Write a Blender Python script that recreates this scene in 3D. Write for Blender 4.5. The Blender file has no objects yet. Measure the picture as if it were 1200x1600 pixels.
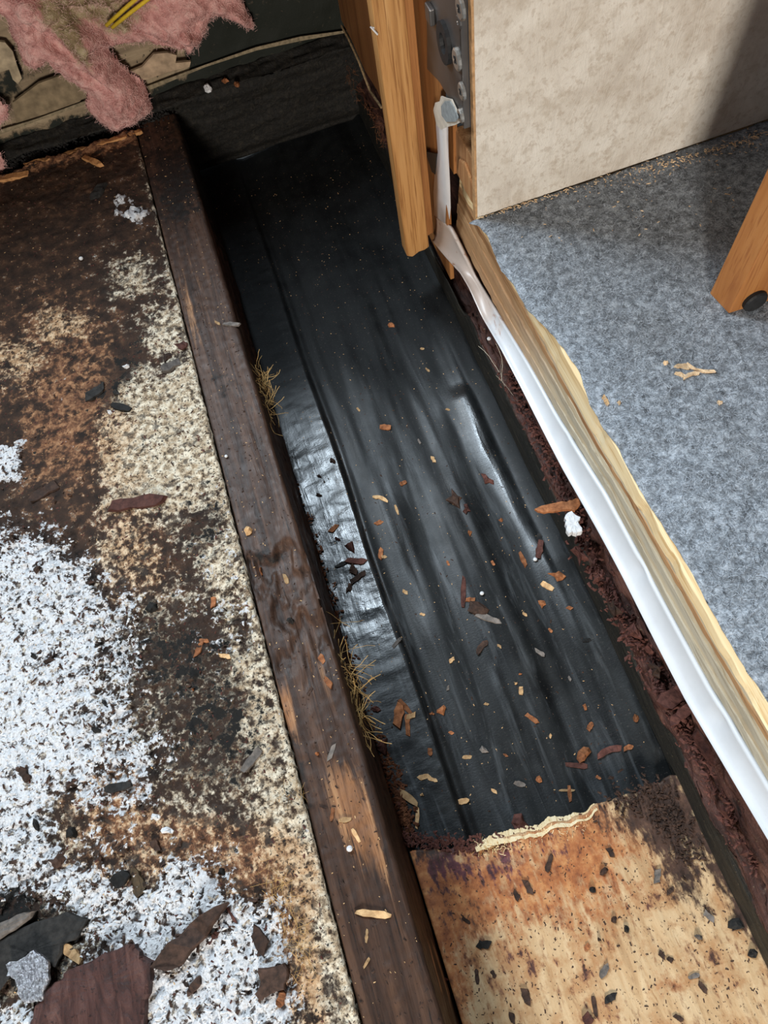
import bpy, math, random
import numpy as np
from mathutils import Vector, Matrix
random.seed(7); RNG = np.random.default_rng(7)
S = bpy.context.scene
COL = S.collection

# ------------------------------------------------------------------ camera
F, CH = 1155.0, 0.45                     # focal length in pixels of a 1200x1600 frame, height over the joists
_d = np.array([164, 550, F]); _d /= np.linalg.norm(_d)
_a = np.array([-790, -2191, F]); _a -= _d * _a.dot(_d); _a /= np.linalg.norm(_a)
R = np.array([np.cross(_a, -_d), _a, -_d])
cd = bpy.data.cameras.new('camera'); cam = bpy.data.objects.new('camera', cd); COL.objects.link(cam)
cd.sensor_fit = 'VERTICAL'; cd.sensor_height = 32.0; cd.lens = F / 1600 * 32.0
cd.clip_start = .01
rx, ry, rz = R @ np.array([1, 0, 0]), R @ np.array([0, -1, 0]), R @ np.array([0, 0, -1])
cam.matrix_world = Matrix(((rx[0], ry[0], rz[0], 0), (rx[1], ry[1], rz[1], 0), (rx[2], ry[2], rz[2], CH), (0, 0, 0, 1)))
S.camera = cam

# ------------------------------------------------------------------ world, lights, exposure
S.view_settings.view_transform = 'Standard'; S.view_settings.look = 'None'
S.view_settings.gamma = 1; S.view_settings.use_curve_mapping = False
S.view_settings.exposure = 0.0
W = bpy.data.worlds.new('world'); S.world = W; W.use_nodes = True
W.node_tree.nodes['Background'].inputs[0].default_value = (.85, .92, 1.0, 1)
W.node_tree.nodes['Background'].inputs[1].default_value = 0.08

def area(name, loc, target, sx, sy, power, color):
    l = bpy.data.lights.new(name, 'AREA'); l.shape = 'RECTANGLE'; l.size = sx; l.size_y = sy
    l.energy = power; l.color = color
    o = bpy.data.objects.new(name, l); COL.objects.link(o); o.location = loc
    o.rotation_euler = (Vector(target) - Vector(loc)).to_track_quat('-Z', 'Y').to_euler()
    return o
area('window_daylight', (-.58, 1.06, 1.08), (.05, .15, 0), .34, .45, 20.0, (.82, .92, 1.0))
area('fold_highlight_light', (-.08, 1.12, 1.60), (0, .25, -.09), .13, .46, 21.0, (.74, .88, 1.0))  # added unseen light, placed to mirror in the membrane's left fold
area('room_lamp', (-.32, -1.15, .52), (.1, .3, .05), .26, .26, 23.0, (1.0, .935, .85))

# ------------------------------------------------------------------ photo pixel -> point on a plane of the room
def ray(x, y): return R @ np.array([x - 600, y - 800, F])
def P(x, y, z=0.0):
    r = ray(x, y); t = (z - CH) / r[2]; return np.array([r[0] * t, r[1] * t, z])
def PX(x, y, X0):
    r = ray(x, y); t = X0 / r[0]; return r * t + np.array([0, 0, CH])
def PY(x, y, Y0):
    r = ray(x, y); t = Y0 / r[1]; return r * t + np.array([0, 0, CH])
def proj(X, Y, Z):
    v = np.stack([X, Y, Z - CH]); c = np.tensordot(R.T, v, 1)
    return 600 + F * c[0] / c[2], 800 + F * c[1] / c[2]

# ------------------------------------------------------------------ numpy noise
def _h(i, j, s):
    n = (i.astype(np.int64) * 374761393 + j.astype(np.int64) * 668265263 + s * 1442695041) & 0x7fffffff
    n = ((n ^ (n >> 13)) * 1274126177) & 0x7fffffff
    return ((n ^ (n >> 16)) & 0xffff) / 65535.0
def vn(x, y, s=0):
    x = np.asarray(x, float); y = np.asarray(y, float)
    i, j = np.floor(x), np.floor(y); u, v = x - i, y - j
    u = u * u * (3 - 2 * u); v = v * v * (3 - 2 * v)
    return (_h(i, j, s) * (1 - u) + _h(i + 1, j, s) * u) * (1 - v) + (_h(i, j + 1, s) * (1 - u) + _h(i + 1, j + 1, s) * u) * v
def fbm(x, y, o=4, s=0):
    t, a, n = 0, .5, 0
    for k in range(o):
        t = t + a * vn(np.asarray(x) * 2 ** k, np.asarray(y) * 2 ** k, s + 17 * k); n += a; a *= .5
    return t / n
def ss(a, b, x):
    t = np.clip((np.asarray(x, float) - a) / (b - a), 0, 1); return t * t * (3 - 2 * t)
def sdpoly(x, y, poly):                   # signed distance to a polygon, inside positive
    x = np.asarray(x, float); y = np.asarray(y, float)
    d = np.full(x.shape, 1e18); ins = np.zeros(x.shape, bool); n = len(poly)
    for k in range(n):
        x0, y0 = poly[k]; x1, y1 = poly[(k + 1) % n]
        ex, ey = x1 - x0, y1 - y0; wx, wy = x - x0, y - y0
        t = np.clip((wx * ex + wy * ey) / (ex * ex + ey * ey + 1e-12), 0, 1)
        d = np.minimum(d, (wx - ex * t) ** 2 + (wy - ey * t) ** 2)
        c = ((y0 > y) != (y1 > y)) & (x < ex * (y - y0) / (ey + 1e-12) + x0)
        ins ^= c
    d = np.sqrt(d); return np.where(ins, d, -d)
def blob(x, y, bx, by, rx, ry, ang=0):
    c, s = math.cos(math.radians(ang)), math.sin(math.radians(ang))
    u = ((x - bx) * c + (y - by) * s) / rx; v = (-(x - bx) * s + (y - by) * c) / ry
    return np.exp(-(u * u + v * v))

# ------------------------------------------------------------------ objects
def link(o, parent=None):
    COL.objects.link(o)
    if parent: o.parent = parent; o.matrix_parent_inverse = Matrix.Translation(-Vector(parent.location))
    return o
def tag(o, label=None, cat=None, group=None, kind=None):
    if label: o['label'] = label
    if cat: o['category'] = cat
    if group: o['group'] = group
    if kind: o['kind'] = kind
    return o
def empty(name, loc, label=None, cat=None, group=None):
    o = bpy.data.objects.new(name, None); o.location = loc; o.empty_display_size = .02
    link(o); return tag(o, label, cat, group)
def mesh(name, V, Fc, m, parent=None, smooth=False, loc=None, attr=None):
    V = np.asarray(V, float)
    if loc is not None: V = V - np.asarray(loc, float)
    me = bpy.data.meshes.new(name); me.from_pydata(V.tolist(), [], Fc if isinstance(Fc, list) else Fc.tolist())
    if attr is not None:
        a = me.attributes.new('w', 'FLOAT_COLOR', 'POINT'); a.data.foreach_set('color', np.asarray(attr, np.float32).ravel())
    me.materials.append(m)
    if smooth: me.polygons.foreach_set('use_smooth', [True] * len(me.polygons))
    me.update()
    o = bpy.data.objects.new(name, me)
    link(o, parent)
    if loc is not None: o.location = Vector(loc)      # parents sit at the world origin or get the inverse above
    return o
def quads(ny, nx, off=0):
    i = np.arange(ny * nx).reshape(ny, nx) + off
    return np.stack([i[:-1, :-1], i[:-1, 1:], i[1:, 1:], i[1:, :-1]], -1).reshape(-1, 4)
def sheet(name, X, Y, Z, m, parent=None, attr=None, bottom=None, smooth=True):
    """height-field slab: X, Y, Z are (ny,nx); bottom = z of its underside"""
    ny, nx = X.shape
    V = np.stack([X, Y, Z], -1).reshape(-1, 3); Fc = quads(ny, nx).tolist()
    A = None if attr is None else attr.reshape(-1, 4)
    if bottom is not None:
        idx = np.arange(ny * nx).reshape(ny, nx)
        ring = np.concatenate([idx[0, :-1], idx[:-1, -1], idx[-1, :0:-1], idx[:0:-1, 0]])
        B = V[ring].copy(); B[:, 2] = bottom; o = len(V); n = len(ring)
        V = np.vstack([V, B])
        if A is not None: A = np.vstack([A, A[ring]])
        for k in range(n):
            k2 = (k + 1) % n; Fc.append([int(ring[k2]), int(ring[k]), o + k, o + k2])
        Fc.append([o + k for k in range(n)][::-1])
    return mesh(name, V, Fc, m, parent, smooth, attr=A)
def axes(x0, x1, nx, y0, y1, ny): return np.meshgrid(np.linspace(x0, x1, nx), np.linspace(y0, y1, ny))
def solid_box(x0, x1, y0, y1, z0, z1):
    V = [(x, y, z) for z in (z0, z1) for y in (y0, y1) for x in (x0, x1)]
    return V, [[0, 2, 3, 1], [4, 5, 7, 6], [0, 1, 5, 4], [2, 6, 7, 3], [0, 4, 6, 2], [1, 3, 7, 5]]
def bevel(o, w=.001, seg=2):
    b = o.modifiers.new('bevel', 'BEVEL'); b.width = w; b.segments = seg; b.limit_method = 'ANGLE'; return o
def prism(poly, axis, c0, c1):
    """extrude a polygon of (p,q) along axis 'x','y','z' from c0 to c1"""
    f = {'x': lambda p, q, c: (c, p, q), 'y': lambda p, q, c: (p, c, q), 'z': lambda p, q, c: (p, q, c)}[axis]
    n = len(poly); V = [f(p, q, c0) for p, q in poly] + [f(p, q, c1) for p, q in poly]
    Fc = [list(range(n)), list(range(n, 2 * n))[::-1]] + [[k, k + n, (k + 1) % n + n, (k + 1) % n] for k in range(n)]
    return V, Fc
def fix_normals(o):
    import bmesh
    b = bmesh.new(); b.from_mesh(o.data); bmesh.ops.recalc_face_normals(b, faces=b.faces); b.to_mesh(o.data); b.free(); return o
def tube(pts, rad, n=6):
    pts = [Vector(p) for p in pts]; V = []; Fc = []
    for i, p in enumerate(pts):
        t = (pts[min(i + 1, len(pts) - 1)] - pts[max(i - 1, 0)]).normalized()
        u = t.orthogonal().normalized(); w = t.cross(u)
        r = rad[i] if hasattr(rad, '__len__') else rad
        for k in range(n):
            a = 2 * math.pi * k / n; V.append(p + (u * math.cos(a) + w * math.sin(a)) * r)
    for i in range(len(pts) - 1):
        for k in range(n):
            Fc.append([i * n + k, i * n + (k + 1) % n, (i + 1) * n + (k + 1) % n, (i + 1) * n + k])
    Fc.append(list(range(n))[::-1]); Fc.append([(len(pts) - 1) * n + k for k in range(n)])
    return V, Fc

# ------------------------------------------------------------------ materials
class M:
    def __init__(s, name, rough=.7, spec=.3):
        s.m = bpy.data.materials.new(name); s.m.use_nodes = True; s.t = s.m.node_tree
        s.b = s.t.nodes['Principled BSDF']; s.b.inputs['Roughness'].default_value = rough
        s.b.inputs['Specular IOR Level'].default_value = spec
    def n(s, typ, **k):
        x = s.t.nodes.new(typ)
        for a, v in k.items(): setattr(x, a, v)
        return x
    def L(s, a, b): s.t.links.new(a, b)
    def put(s, sock, v):
        if isinstance(v, (int, float)): sock.default_value = v
        elif isinstance(v, tuple): sock.default_value = v if len(v) == len(sock.default_value) else v + (1,)
        else: s.L(v, sock)
    def co(s, scale=(1, 1, 1), rot=(0, 0, 0)):
        tc = s.n('ShaderNodeTexCoord'); mp = s.n('ShaderNodeMapping')
        mp.inputs['Scale'].default_value = scale; mp.inputs['Rotation'].default_value = rot
        s.L(tc.outputs['Object'], mp.inputs[0]); return mp.outputs[0]
    def noise(s, scale, detail=4, rough=.55, vec=None, dist=0):
        x = s.n('ShaderNodeTexNoise'); x.inputs['Scale'].default_value = scale; x.inputs['Detail'].default_value = detail
        x.inputs['Roughness'].default_value = rough; x.inputs['Distortion'].default_value = dist
        s.L(vec if vec else s.co(), x.inputs['Vector']); return x.outputs['Fac']
    def vor(s, scale, vec=None, feature='F1'):
        x = s.n('ShaderNodeTexVoronoi'); x.feature = feature; x.inputs['Scale'].default_value = scale
        s.L(vec if vec else s.co(), x.inputs['Vector']); return x.outputs['Distance']
    def math(s, op, a, b=0.0, c=None):
        x = s.n('ShaderNodeMath', operation=op); s.put(x.inputs[0], a); s.put(x.inputs[1], b)
        if c is not None: s.put(x.inputs[2], c)
        return x.outputs[0]
    def step(s, v, a, b):
        x = s.n('ShaderNodeMapRange', interpolation_type='SMOOTHSTEP'); s.put(x.inputs[0], v)
        x.inputs[1].default_value = a; x.inputs[2].default_value = b; return x.outputs[0]
    def ramp(s, f, stops):
        x = s.n('ShaderNodeValToRGB'); e = x.color_ramp.elements
        while len(e) < len(stops): e.new(.5)
        for k, (p, c) in enumerate(stops): e[k].position = p; e[k].color = tuple(c) + (1,)
        s.put(x.inputs[0], f); return x.outputs[0]
    def mix(s, f, a, b, mode='MIX'):
        x = s.n('ShaderNodeMix', data_type='RGBA', blend_type=mode); s.put(x.inputs[0], f); s.put(x.inputs[6], a); s.put(x.inputs[7], b)
        return x.outputs[2]
    def attr(s):
        x = s.n('ShaderNodeAttribute'); x.attribute_name = 'w'; sp = s.n('ShaderNodeSeparateColor'); s.L(x.outputs['Color'], sp.inputs[0])
        return sp.outputs[0], sp.outputs[1], sp.outputs[2], x.outputs['Alpha']
    def rnd(s): return s.n('ShaderNodeObjectInfo').outputs['Random']
    def bump(s, h, strength=.5, dist=.001):
        x = s.n('ShaderNodeBump'); x.inputs['Strength'].default_value = strength; x.inputs['Distance'].default_value = dist
        s.L(h, x.inputs['Height']); s.L(x.outputs[0], s.b.inputs['Normal'])
    def col(s, c): s.put(s.b.inputs['Base Color'], c); return s
    def rough(s, r): s.put(s.b.inputs['Roughness'], r)
    def thr(s, w, nz, k=1.0, soft=.12):       # crisp-edged weathering: region weight broken up by noise
        v = s.math('ADD', w, s.math('MULTIPLY', s.math('SUBTRACT', nz, .5), k)); return s.step(v, .5 - soft, .5 + soft)

def m_plain(name, c, rough=.6, spec=.3, metal=0, var=.25, sc=300):
    m = M(name, rough, spec); m.b.inputs['Metallic'].default_value = metal
    f = m.noise(sc, 4); d = tuple(v * (1 - var) for v in c); l = tuple(min(1, v * (1 + var)) for v in c)
    m.col(m.ramp(f, [(.3, d), (.7, l)])); m.bump(m.noise(sc * 3, 3), .15, .0005); return m.m
def m_chip(name, dark, light):                # splinters: every piece its own tone
    m = M(name, .75, .2)
    f = m.noise(260, 4, .6); c = m.ramp(f, [(.25, dark), (.75, light)])
    r = m.math('ADD', .65, m.math('MULTIPLY', m.rnd(), .7)); c2 = m.mix(1.0, c, m.ramp(.5, [(0, (1, 1, 1)), (1, (1, 1, 1))]), 'MULTIPLY')
    hs = m.n('ShaderNodeHueSaturation'); m.L(c2, hs.inputs['Color']); m.L(r, hs.inputs['Value'])
    m.col(hs.outputs[0]); m.bump(m.noise(900, 3), .4, .0006); return m.m
def m_wood(name, dark, mid, light, along, scale=1.0, rough=.55, spec=.3, warm=False):
    """plain sawn wood, grain along 0=x 1=y 2=z"""
    m = M(name, rough, spec); sc = [160 * scale] * 3; sc[along] = 7 * scale
    sc2 = [900 * scale] * 3; sc2[along] = 22 * scale
    a = m.noise(1, 5, .6, m.co(tuple(sc)), .6); b = m.noise(1, 3, .6, m.co(tuple(sc2)))
    c = m.ramp(a, [(.25, dark), (.5, mid), (.75, light)])
    c = m.mix(m.step(b, .52, .68), c, dark); 
    if warm:
        x = m.n('ShaderNodeSeparateXYZ'); m.L(m.co(), x.inputs[0]); c = m.mix(m.math('MULTIPLY', m.step(x.outputs[1], .22, .36), .85), c, m.ramp(a, [(.3, (.30, .14, .055)), (.7, (.52, .30, .14))]))
    m.col(c); m.bump(b, .2, .0004); return m.m

C_RUST = m_chip('rust_wood', (.10, .03, .012), (.42, .17, .07))
C_TAN = m_chip('tan_wood', (.30, .16, .07), (.62, .42, .22))
C_DARK = m_chip('dark_rotten_wood', (.014, .009, .007), (.075, .042, .03))
C_MAROON = m_chip('maroon_rotten_wood', (.03, .011, .009), (.13, .052, .04))
C_BLACK = m_chip('black_rotten_wood', (.006, .006, .006), (.03, .028, .026))
C_GREY = m_chip('grey_weathered_wood', (.06, .055, .05), (.2, .17, .15))
C_WHITE = m_plain('white_foam', (.66, .67, .685), .75, .2, 0, .12, 500)
C_SHAVE = m_chip('pale_wood_shaving', (.45, .28, .15), (.75, .58, .38))

def mat_foam():
    m = M('rotted_foam_panel', .8, .25); w, t, o, k = m.attr()
    n2 = m.noise(330, 5, .62); n3 = m.noise(650, 4, .6); n1 = m.noise(90, 6, .6); n4 = m.noise(210, 6, .65)
    base = m.ramp(n1, [(.3, (.013, .008, .006)), (.52, (.040, .021, .013)), (.72, (.090, .045, .025))])
    tan = m.ramp(n4, [(.28, (.12, .08, .05)), (.45, (.42, .32, .21)), (.62, (.74, .66, .52))])
    org = m.ramp(n4, [(.28, (.05, .02, .012)), (.48, (.155, .068, .034)), (.7, (.40, .21, .105))])
    tan = m.mix(m.math('MULTIPLY', m.step(o, .15, .5), .75), tan, m.ramp(n4, [(.28, (.14, .06, .025)), (.47, (.42, .23, .105)), (.65, (.66, .46, .27))]))
    wh = m.ramp(n3, [(.25, (.30, .27, .25)), (.42, (.56, .56, .57)), (.7, (.72, .73, .75))])
    nb = m.math('ADD', m.math('MULTIPLY', n1, .5), m.math('MULTIPLY', n4, .5)); nc = m.math('ADD', m.math('MULTIPLY', n1, .5), m.math('MULTIPLY', n2, .5))
    c = m.mix(m.thr(o, nb, 4.0, .3), base, org)
    c = m.mix(m.thr(t, m.math('ADD', m.math('MULTIPLY', nc, .6), m.math('MULTIPLY', n4, .4)), 4.0, .22), c, tan)
    n7 = m.noise(150, 5, .6, None, .4); c = m.mix(m.math('MULTIPLY', m.step(n7, .53, .62), m.math('MULTIPLY', m.step(t, .1, .4), .8)), c, (.045, .033, .026))
    c = m.mix(m.math('MULTIPLY', m.step(n3, .56, .64), m.step(t, .1, .5)), c, (.02, .014, .011))
    wd = m.math('MULTIPLY', m.thr(w, nc, 3.2, .08), m.math('SUBTRACT', 1.0, m.math('MULTIPLY', m.step(m.noise(185, 5, .65, None, .6), .535, .60), .9)))
    c = m.mix(wd, c, wh)
    c = m.mix(m.thr(k, nb, 4.0, .15), c, (.009, .008, .007))
    m.col(c); m.bump(m.math('ADD', n2, m.math('MULTIPLY', n3, .6)), .7, .0016); return m.m
def mat_joist():
    m = M('rotted_joist_wood', .5, .3); o, k, r, _ = m.attr()
    g = m.noise(1, 6, .65, m.co((170, 9, 170)), .8); g2 = m.noise(1, 4, .6, m.co((700, 40, 700))); n = m.noise(140, 5)
    base = m.ramp(g, [(.28, (.013, .007, .005)), (.5, (.048, .024, .015)), (.72, (.105, .053, .031))])
    raw = m.ramp(g, [(.25, (.10, .04, .018)), (.5, (.27, .125, .055)), (.75, (.45, .26, .13))])
    c = m.mix(m.thr(o, g, 1.3, .2), base, raw); c = m.mix(m.thr(k, n, 1.3, .15), c, (.008, .006, .005))
    c = m.mix(m.step(g2, .58, .72), c, (.014, .009, .007))
    m.col(c); m.rough(m.math('ADD', .34, m.math('MULTIPLY', n, .4)))
    m.bump(m.math('ADD', g, m.math('MULTIPLY', g2, .5)), .5, .0012); return m.m
def mat_membrane():
    m = M('black_plastic_membrane', .35, .5); d, gl, _, _ = m.attr()
    st = m.noise(1, 5, .6, m.co((120, 14, 100)), .5); wv = m.noise(1, 3, .5, m.co((420, 900, 400))); n = m.noise(60, 5); f = m.noise(700, 3)
    c = m.ramp(n, [(.3, (.004, .0045, .005)), (.7, (.011, .0125, .013))])
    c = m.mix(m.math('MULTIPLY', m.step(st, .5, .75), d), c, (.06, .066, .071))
    c = m.mix(m.math('MULTIPLY', m.step(f, .62, .72), .35), c, (.09, .08, .07))
    m.col(c); m.put(m.b.inputs['Specular IOR Level'], m.math('ADD', .14, m.math('MULTIPLY', gl, .6)))
    m.rough(m.math('SUBTRACT', m.math('ADD', .50, m.math('MULTIPLY', n, .25)), m.math('MULTIPLY', gl, m.math('ADD', .26, m.math('MULTIPLY', st, .45)))))
    m.bump(m.math('ADD', m.math('MULTIPLY', st, .8), m.math('MULTIPLY', wv, .22)), .35, .0013); return m.m
def mat_ply():
    m = M('stained_plywood', .6, .3); r, p, b, _ = m.attr()
    g = m.noise(1, 6, .62, m.co((130, 26, 100)), .6); n = m.noise(120, 6, .65); n2 = m.noise(420, 4, .6); g2 = m.noise(1, 3, .6, m.co((800, 120, 600), (0, 0, .2)))
    base = m.ramp(g, [(.25, (.32, .175, .08)), (.45, (.50, .33, .175)), (.7, (.62, .46, .275))])
    base = m.mix(m.step(g2, .6, .78), base, (.30, .15, .06))
    rust = m.ramp(n, [(.25, (.14, .038, .016)), (.5, (.36, .13, .045)), (.75, (.58, .30, .12))])
    pur = m.ramp(n, [(.3, (.035, .012, .02)), (.7, (.16, .05, .055))])
    br = m.ramp(n, [(.3, (.016, .010, .008)), (.6, (.07, .036, .024)), (.8, (.15, .08, .05))])
    n5 = m.noise(45, 6, .7); n6 = m.noise(1, 5, .65, m.co((260, 90, 200), (0, 0, .5)))
    base = m.mix(m.math('MULTIPLY', m.step(n5, .45, .62), .65), base, (.36, .17, .065)); base = m.mix(m.math('MULTIPLY', m.step(n6, .54, .66), .5), base, (.20, .10, .05))
    mix_ = m.math('ADD', m.math('MULTIPLY', n5, .5), m.math('MULTIPLY', n6, .5))
    c = m.mix(m.thr(r, mix_, 4.0, .4), base, rust); c = m.mix(m.thr(p, mix_, 4.5, .2), c, pur); c = m.mix(m.thr(b, mix_, 4.0, .3), c, br)
    c = m.mix(m.step(n2, .62, .70), c, (.06, .03, .017)); m.col(c)
    m.bump(m.math('ADD', g, n2), .35, .0008); return m.m
def mat_rot(name, cs, rough=.75):
    m = M(name, rough, .3); g = m.noise(1, 6, .65, m.co((200, 45, 200)), 1.0); n = m.noise(420, 4, .6)
    c = m.ramp(g, [(.3, cs[0]), (.52, cs[1]), (.75, cs[2])]); c = m.mix(m.step(n, .58, .7), c, cs[0]); m.col(c)
    m.bump(m.math('ADD', g, m.math('MULTIPLY', n, .5)), .8, .002); return m.m
def mat_rim():
    m = M('rotten_rim_wood', .6, .35); r, _, _, _ = m.attr()
    g = m.noise(1, 6, .65, m.co((200, 30, 200)), 1.0); n = m.noise(380, 4, .6)
    a = m.ramp(g, [(.3, (.006, .006, .005)), (.6, (.022, .02, .015)), (.8, (.06, .05, .035))])
    b = m.ramp(g, [(.3, (.012, .006, .005)), (.5, (.06, .024, .018)), (.75, (.15, .066, .045))])
    c = m.mix(m.thr(r, n, .8, .2), a, b); c = m.mix(m.step(n, .66, .72), c, (.16, .12, .07)); m.col(c)
    m.bump(m.math('ADD', g, m.math('MULTIPLY', n, .5)), .8, .002); return m.m
def mat_carpet():
    m = M('grey_felt_carpet', .95, .1); a = m.noise(230, 5, .65); b = m.noise(900, 3, .6); l = m.noise(30, 3)
    v = m.math('ADD', m.math('MULTIPLY', a, .65), m.math('MULTIPLY', b, .35))
    c = m.ramp(v, [(.34, (.085, .092, .102)), (.5, (.235, .26, .29)), (.66, (.50, .55, .61))])
    c = m.mix(m.math('MULTIPLY', m.step(l, .4, .7), .2), c, (.16, .165, .17)); m.col(c); m.bump(v, .8, .0016); return m.m
def mat_wallpaper():
    m = M('mottled_cream_wallpaper', .55, .3); a = m.noise(26, 6, .6, None, .6); b = m.noise(110, 5, .65); cr = m.noise(1, 4, .6, m.co((70, 70, 26)), 2.5)
    c = m.ramp(a, [(.3, (.54, .475, .40)), (.5, (.67, .615, .535)), (.7, (.76, .715, .64))])
    c = m.mix(m.math('MULTIPLY', m.step(b, .48, .68), .65), c, (.50, .43, .345))
    d = m.noise(260, 4, .6); c = m.mix(m.math('MULTIPLY', m.step(d, .54, .66), .45), c, (.45, .37, .29))
    m.col(c); m.bump(m.math('ADD', m.math('MULTIPLY', b, .8), m.math('ADD', cr, m.math('MULTIPLY', d, .3))), .4, .0024); return m.m
def mat_backwall():
    m = M('mouldy_wall_panel', .7, .25); n = m.noise(28, 7, .68, None, .8); f = m.noise(240, 4, .6); s = m.noise(1, 5, .6, m.co((14, 100, 130)))
    t = m.ramp(s, [(.3, (.13, .095, .06)), (.55, (.27, .20, .125)), (.75, (.37, .29, .185))])
    k, _, _, _ = m.attr()
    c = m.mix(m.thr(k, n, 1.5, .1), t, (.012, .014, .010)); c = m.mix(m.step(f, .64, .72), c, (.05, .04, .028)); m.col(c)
    m.bump(n, .5, .002); return m.m
def mat_pink():
    m = M('pink_fibreglass', .95, .08); w, _, _, _ = m.attr()
    a = m.noise(120, 6, .65); b = m.noise(600, 3)
    p = m.ramp(a, [(.28, (.36, .15, .135)), (.5, (.60, .31, .28)), (.75, (.76, .50, .45))])
    d = m.ramp(a, [(.28, (.10, .06, .03)), (.5, (.26, .19, .105)), (.75, (.50, .42, .27))])
    c = m.mix(m.thr(w, a, 1.2, .25), p, d); m.col(c); m.bump(m.math('ADD', a, b), .8, .002)
    m.b.inputs['Subsurface Weight'].default_value = .0; return m.m
def mat_metal(name, c, rough):
    m = M(name, rough, .5); m.b.inputs['Metallic'].default_value = .85
    n = m.noise(50, 4); m.col(m.ramp(n, [(.3, tuple(v * .7 for v in c)), (.7, c)])); m.rough(m.math('ADD', rough, m.math('MULTIPLY', n, .15))); return m.m

MFOAM, MJOIST, MMEM, MPLY, MRIM, MCARP, MWALL, MBACK, MPINK = mat_foam(), mat_joist(), mat_membrane(), mat_ply(), mat_rim(), mat_carpet(), mat_wallpaper(), mat_backwall(), mat_pink()
M_OAK = m_wood('golden_oak', (.27, .115, .035), (.50, .255, .09), (.62, .36, .15), 2, .9, .45)
M_OAKD = m_wood('brown_oak_side', (.20, .075, .024), (.34, .145, .048), (.44, .20, .07), 2, 1.1, .45)
M_OAKP = m_wood('brown_plywood_panel', (.15, .055, .018), (.27, .11, .035), (.34, .15, .05), 2, .6, .5)
M_LEG = m_wood('varnished_orange_leg', (.28, .10, .03), (.38, .155, .046), (.44, .20, .066), 2, .7, .32)
M_PLYA = m_wood('pale_ply', (.33, .25, .155), (.47, .39, .265), (.56, .49, .36), 1, .8, .6, .3, True)
M_PLYB = m_wood('grey_ply', (.27, .225, .155), (.40, .35, .26), (.49, .44, .34), 1, 1.2, .6, .3, True)
M_PLYR = m_wood('brown_glue_ply', (.16, .07, .028), (.32, .17, .075), (.45, .27, .13), 1, 1.0, .6)
M_PLYY = m_wood('torn_yellow_ply', (.58, .37, .16), (.80, .63, .37), (.86, .74, .51), 1, .6, .6)
M_VINYL = m_plain('white_vinyl', (.62, .62, .64), .32, .5, 0, .05, 60)
def stained(name, c, st, var=.05, sc=60, rough=.32):      # brown smears on the far third of the piece
    m = M(name, rough, .5); f = m.noise(sc, 5, .6); x = m.n('ShaderNodeSeparateXYZ'); m.L(m.co(), x.inputs[0])
    g = m.math('ADD', m.step(x.outputs[1], .26, .42), m.math('MULTIPLY', m.math('SUBTRACT', f, .5), .9))
    k = m.noise(1, 5, .6, m.co((160, 60, 160)))
    b = m.ramp(f, [(.3, tuple(v * (1 - var) for v in c)), (.7, tuple(v * (1 + var) for v in c))])
    b = m.mix(m.step(g, .3, .8), b, st); b = m.mix(m.math('MULTIPLY', m.step(k, .60, .70), m.step(g, .2, .6)), b, (.32, .16, .10)); m.col(b); return m.m
M_TRIM = stained('white_vinyl_smeared', (.60, .62, .645), (.54, .46, .41))
M_STEEL = mat_metal('grey_steel', (.19, .18, .175), .4)
M_ZINC = mat_metal('zinc_screw', (.62, .60, .56), .28)
M_RUBBER = m_plain('black_rubber', (.018, .018, .019), .6, .3)
def mat_foil():
    m = M('crinkled_foil', .28, .5); m.b.inputs['Metallic'].default_value = .9; a = m.noise(1, 4, .6, m.co((1500, 160, 300), (0, 0, .15))); b = m.noise(700, 4)
    m.col(m.ramp(b, [(.35, (.30, .30, .33)), (.6, (.80, .82, .88))])); m.bump(m.math('ADD', a, m.math('MULTIPLY', b, .6)), .9, .0016); return m.m
M_FOIL = mat_foil()
M_YEL = m_plain('yellow_wire_jacket', (.62, .42, .03), .4, .4, 0, .12)
M_ROOT = m_chip('straw_fibre', (.28, .15, .05), (.55, .36, .14))
M_PALEFIB = m_chip('pale_fibre', (.35, .30, .22), (.65, .60, .48))

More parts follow.
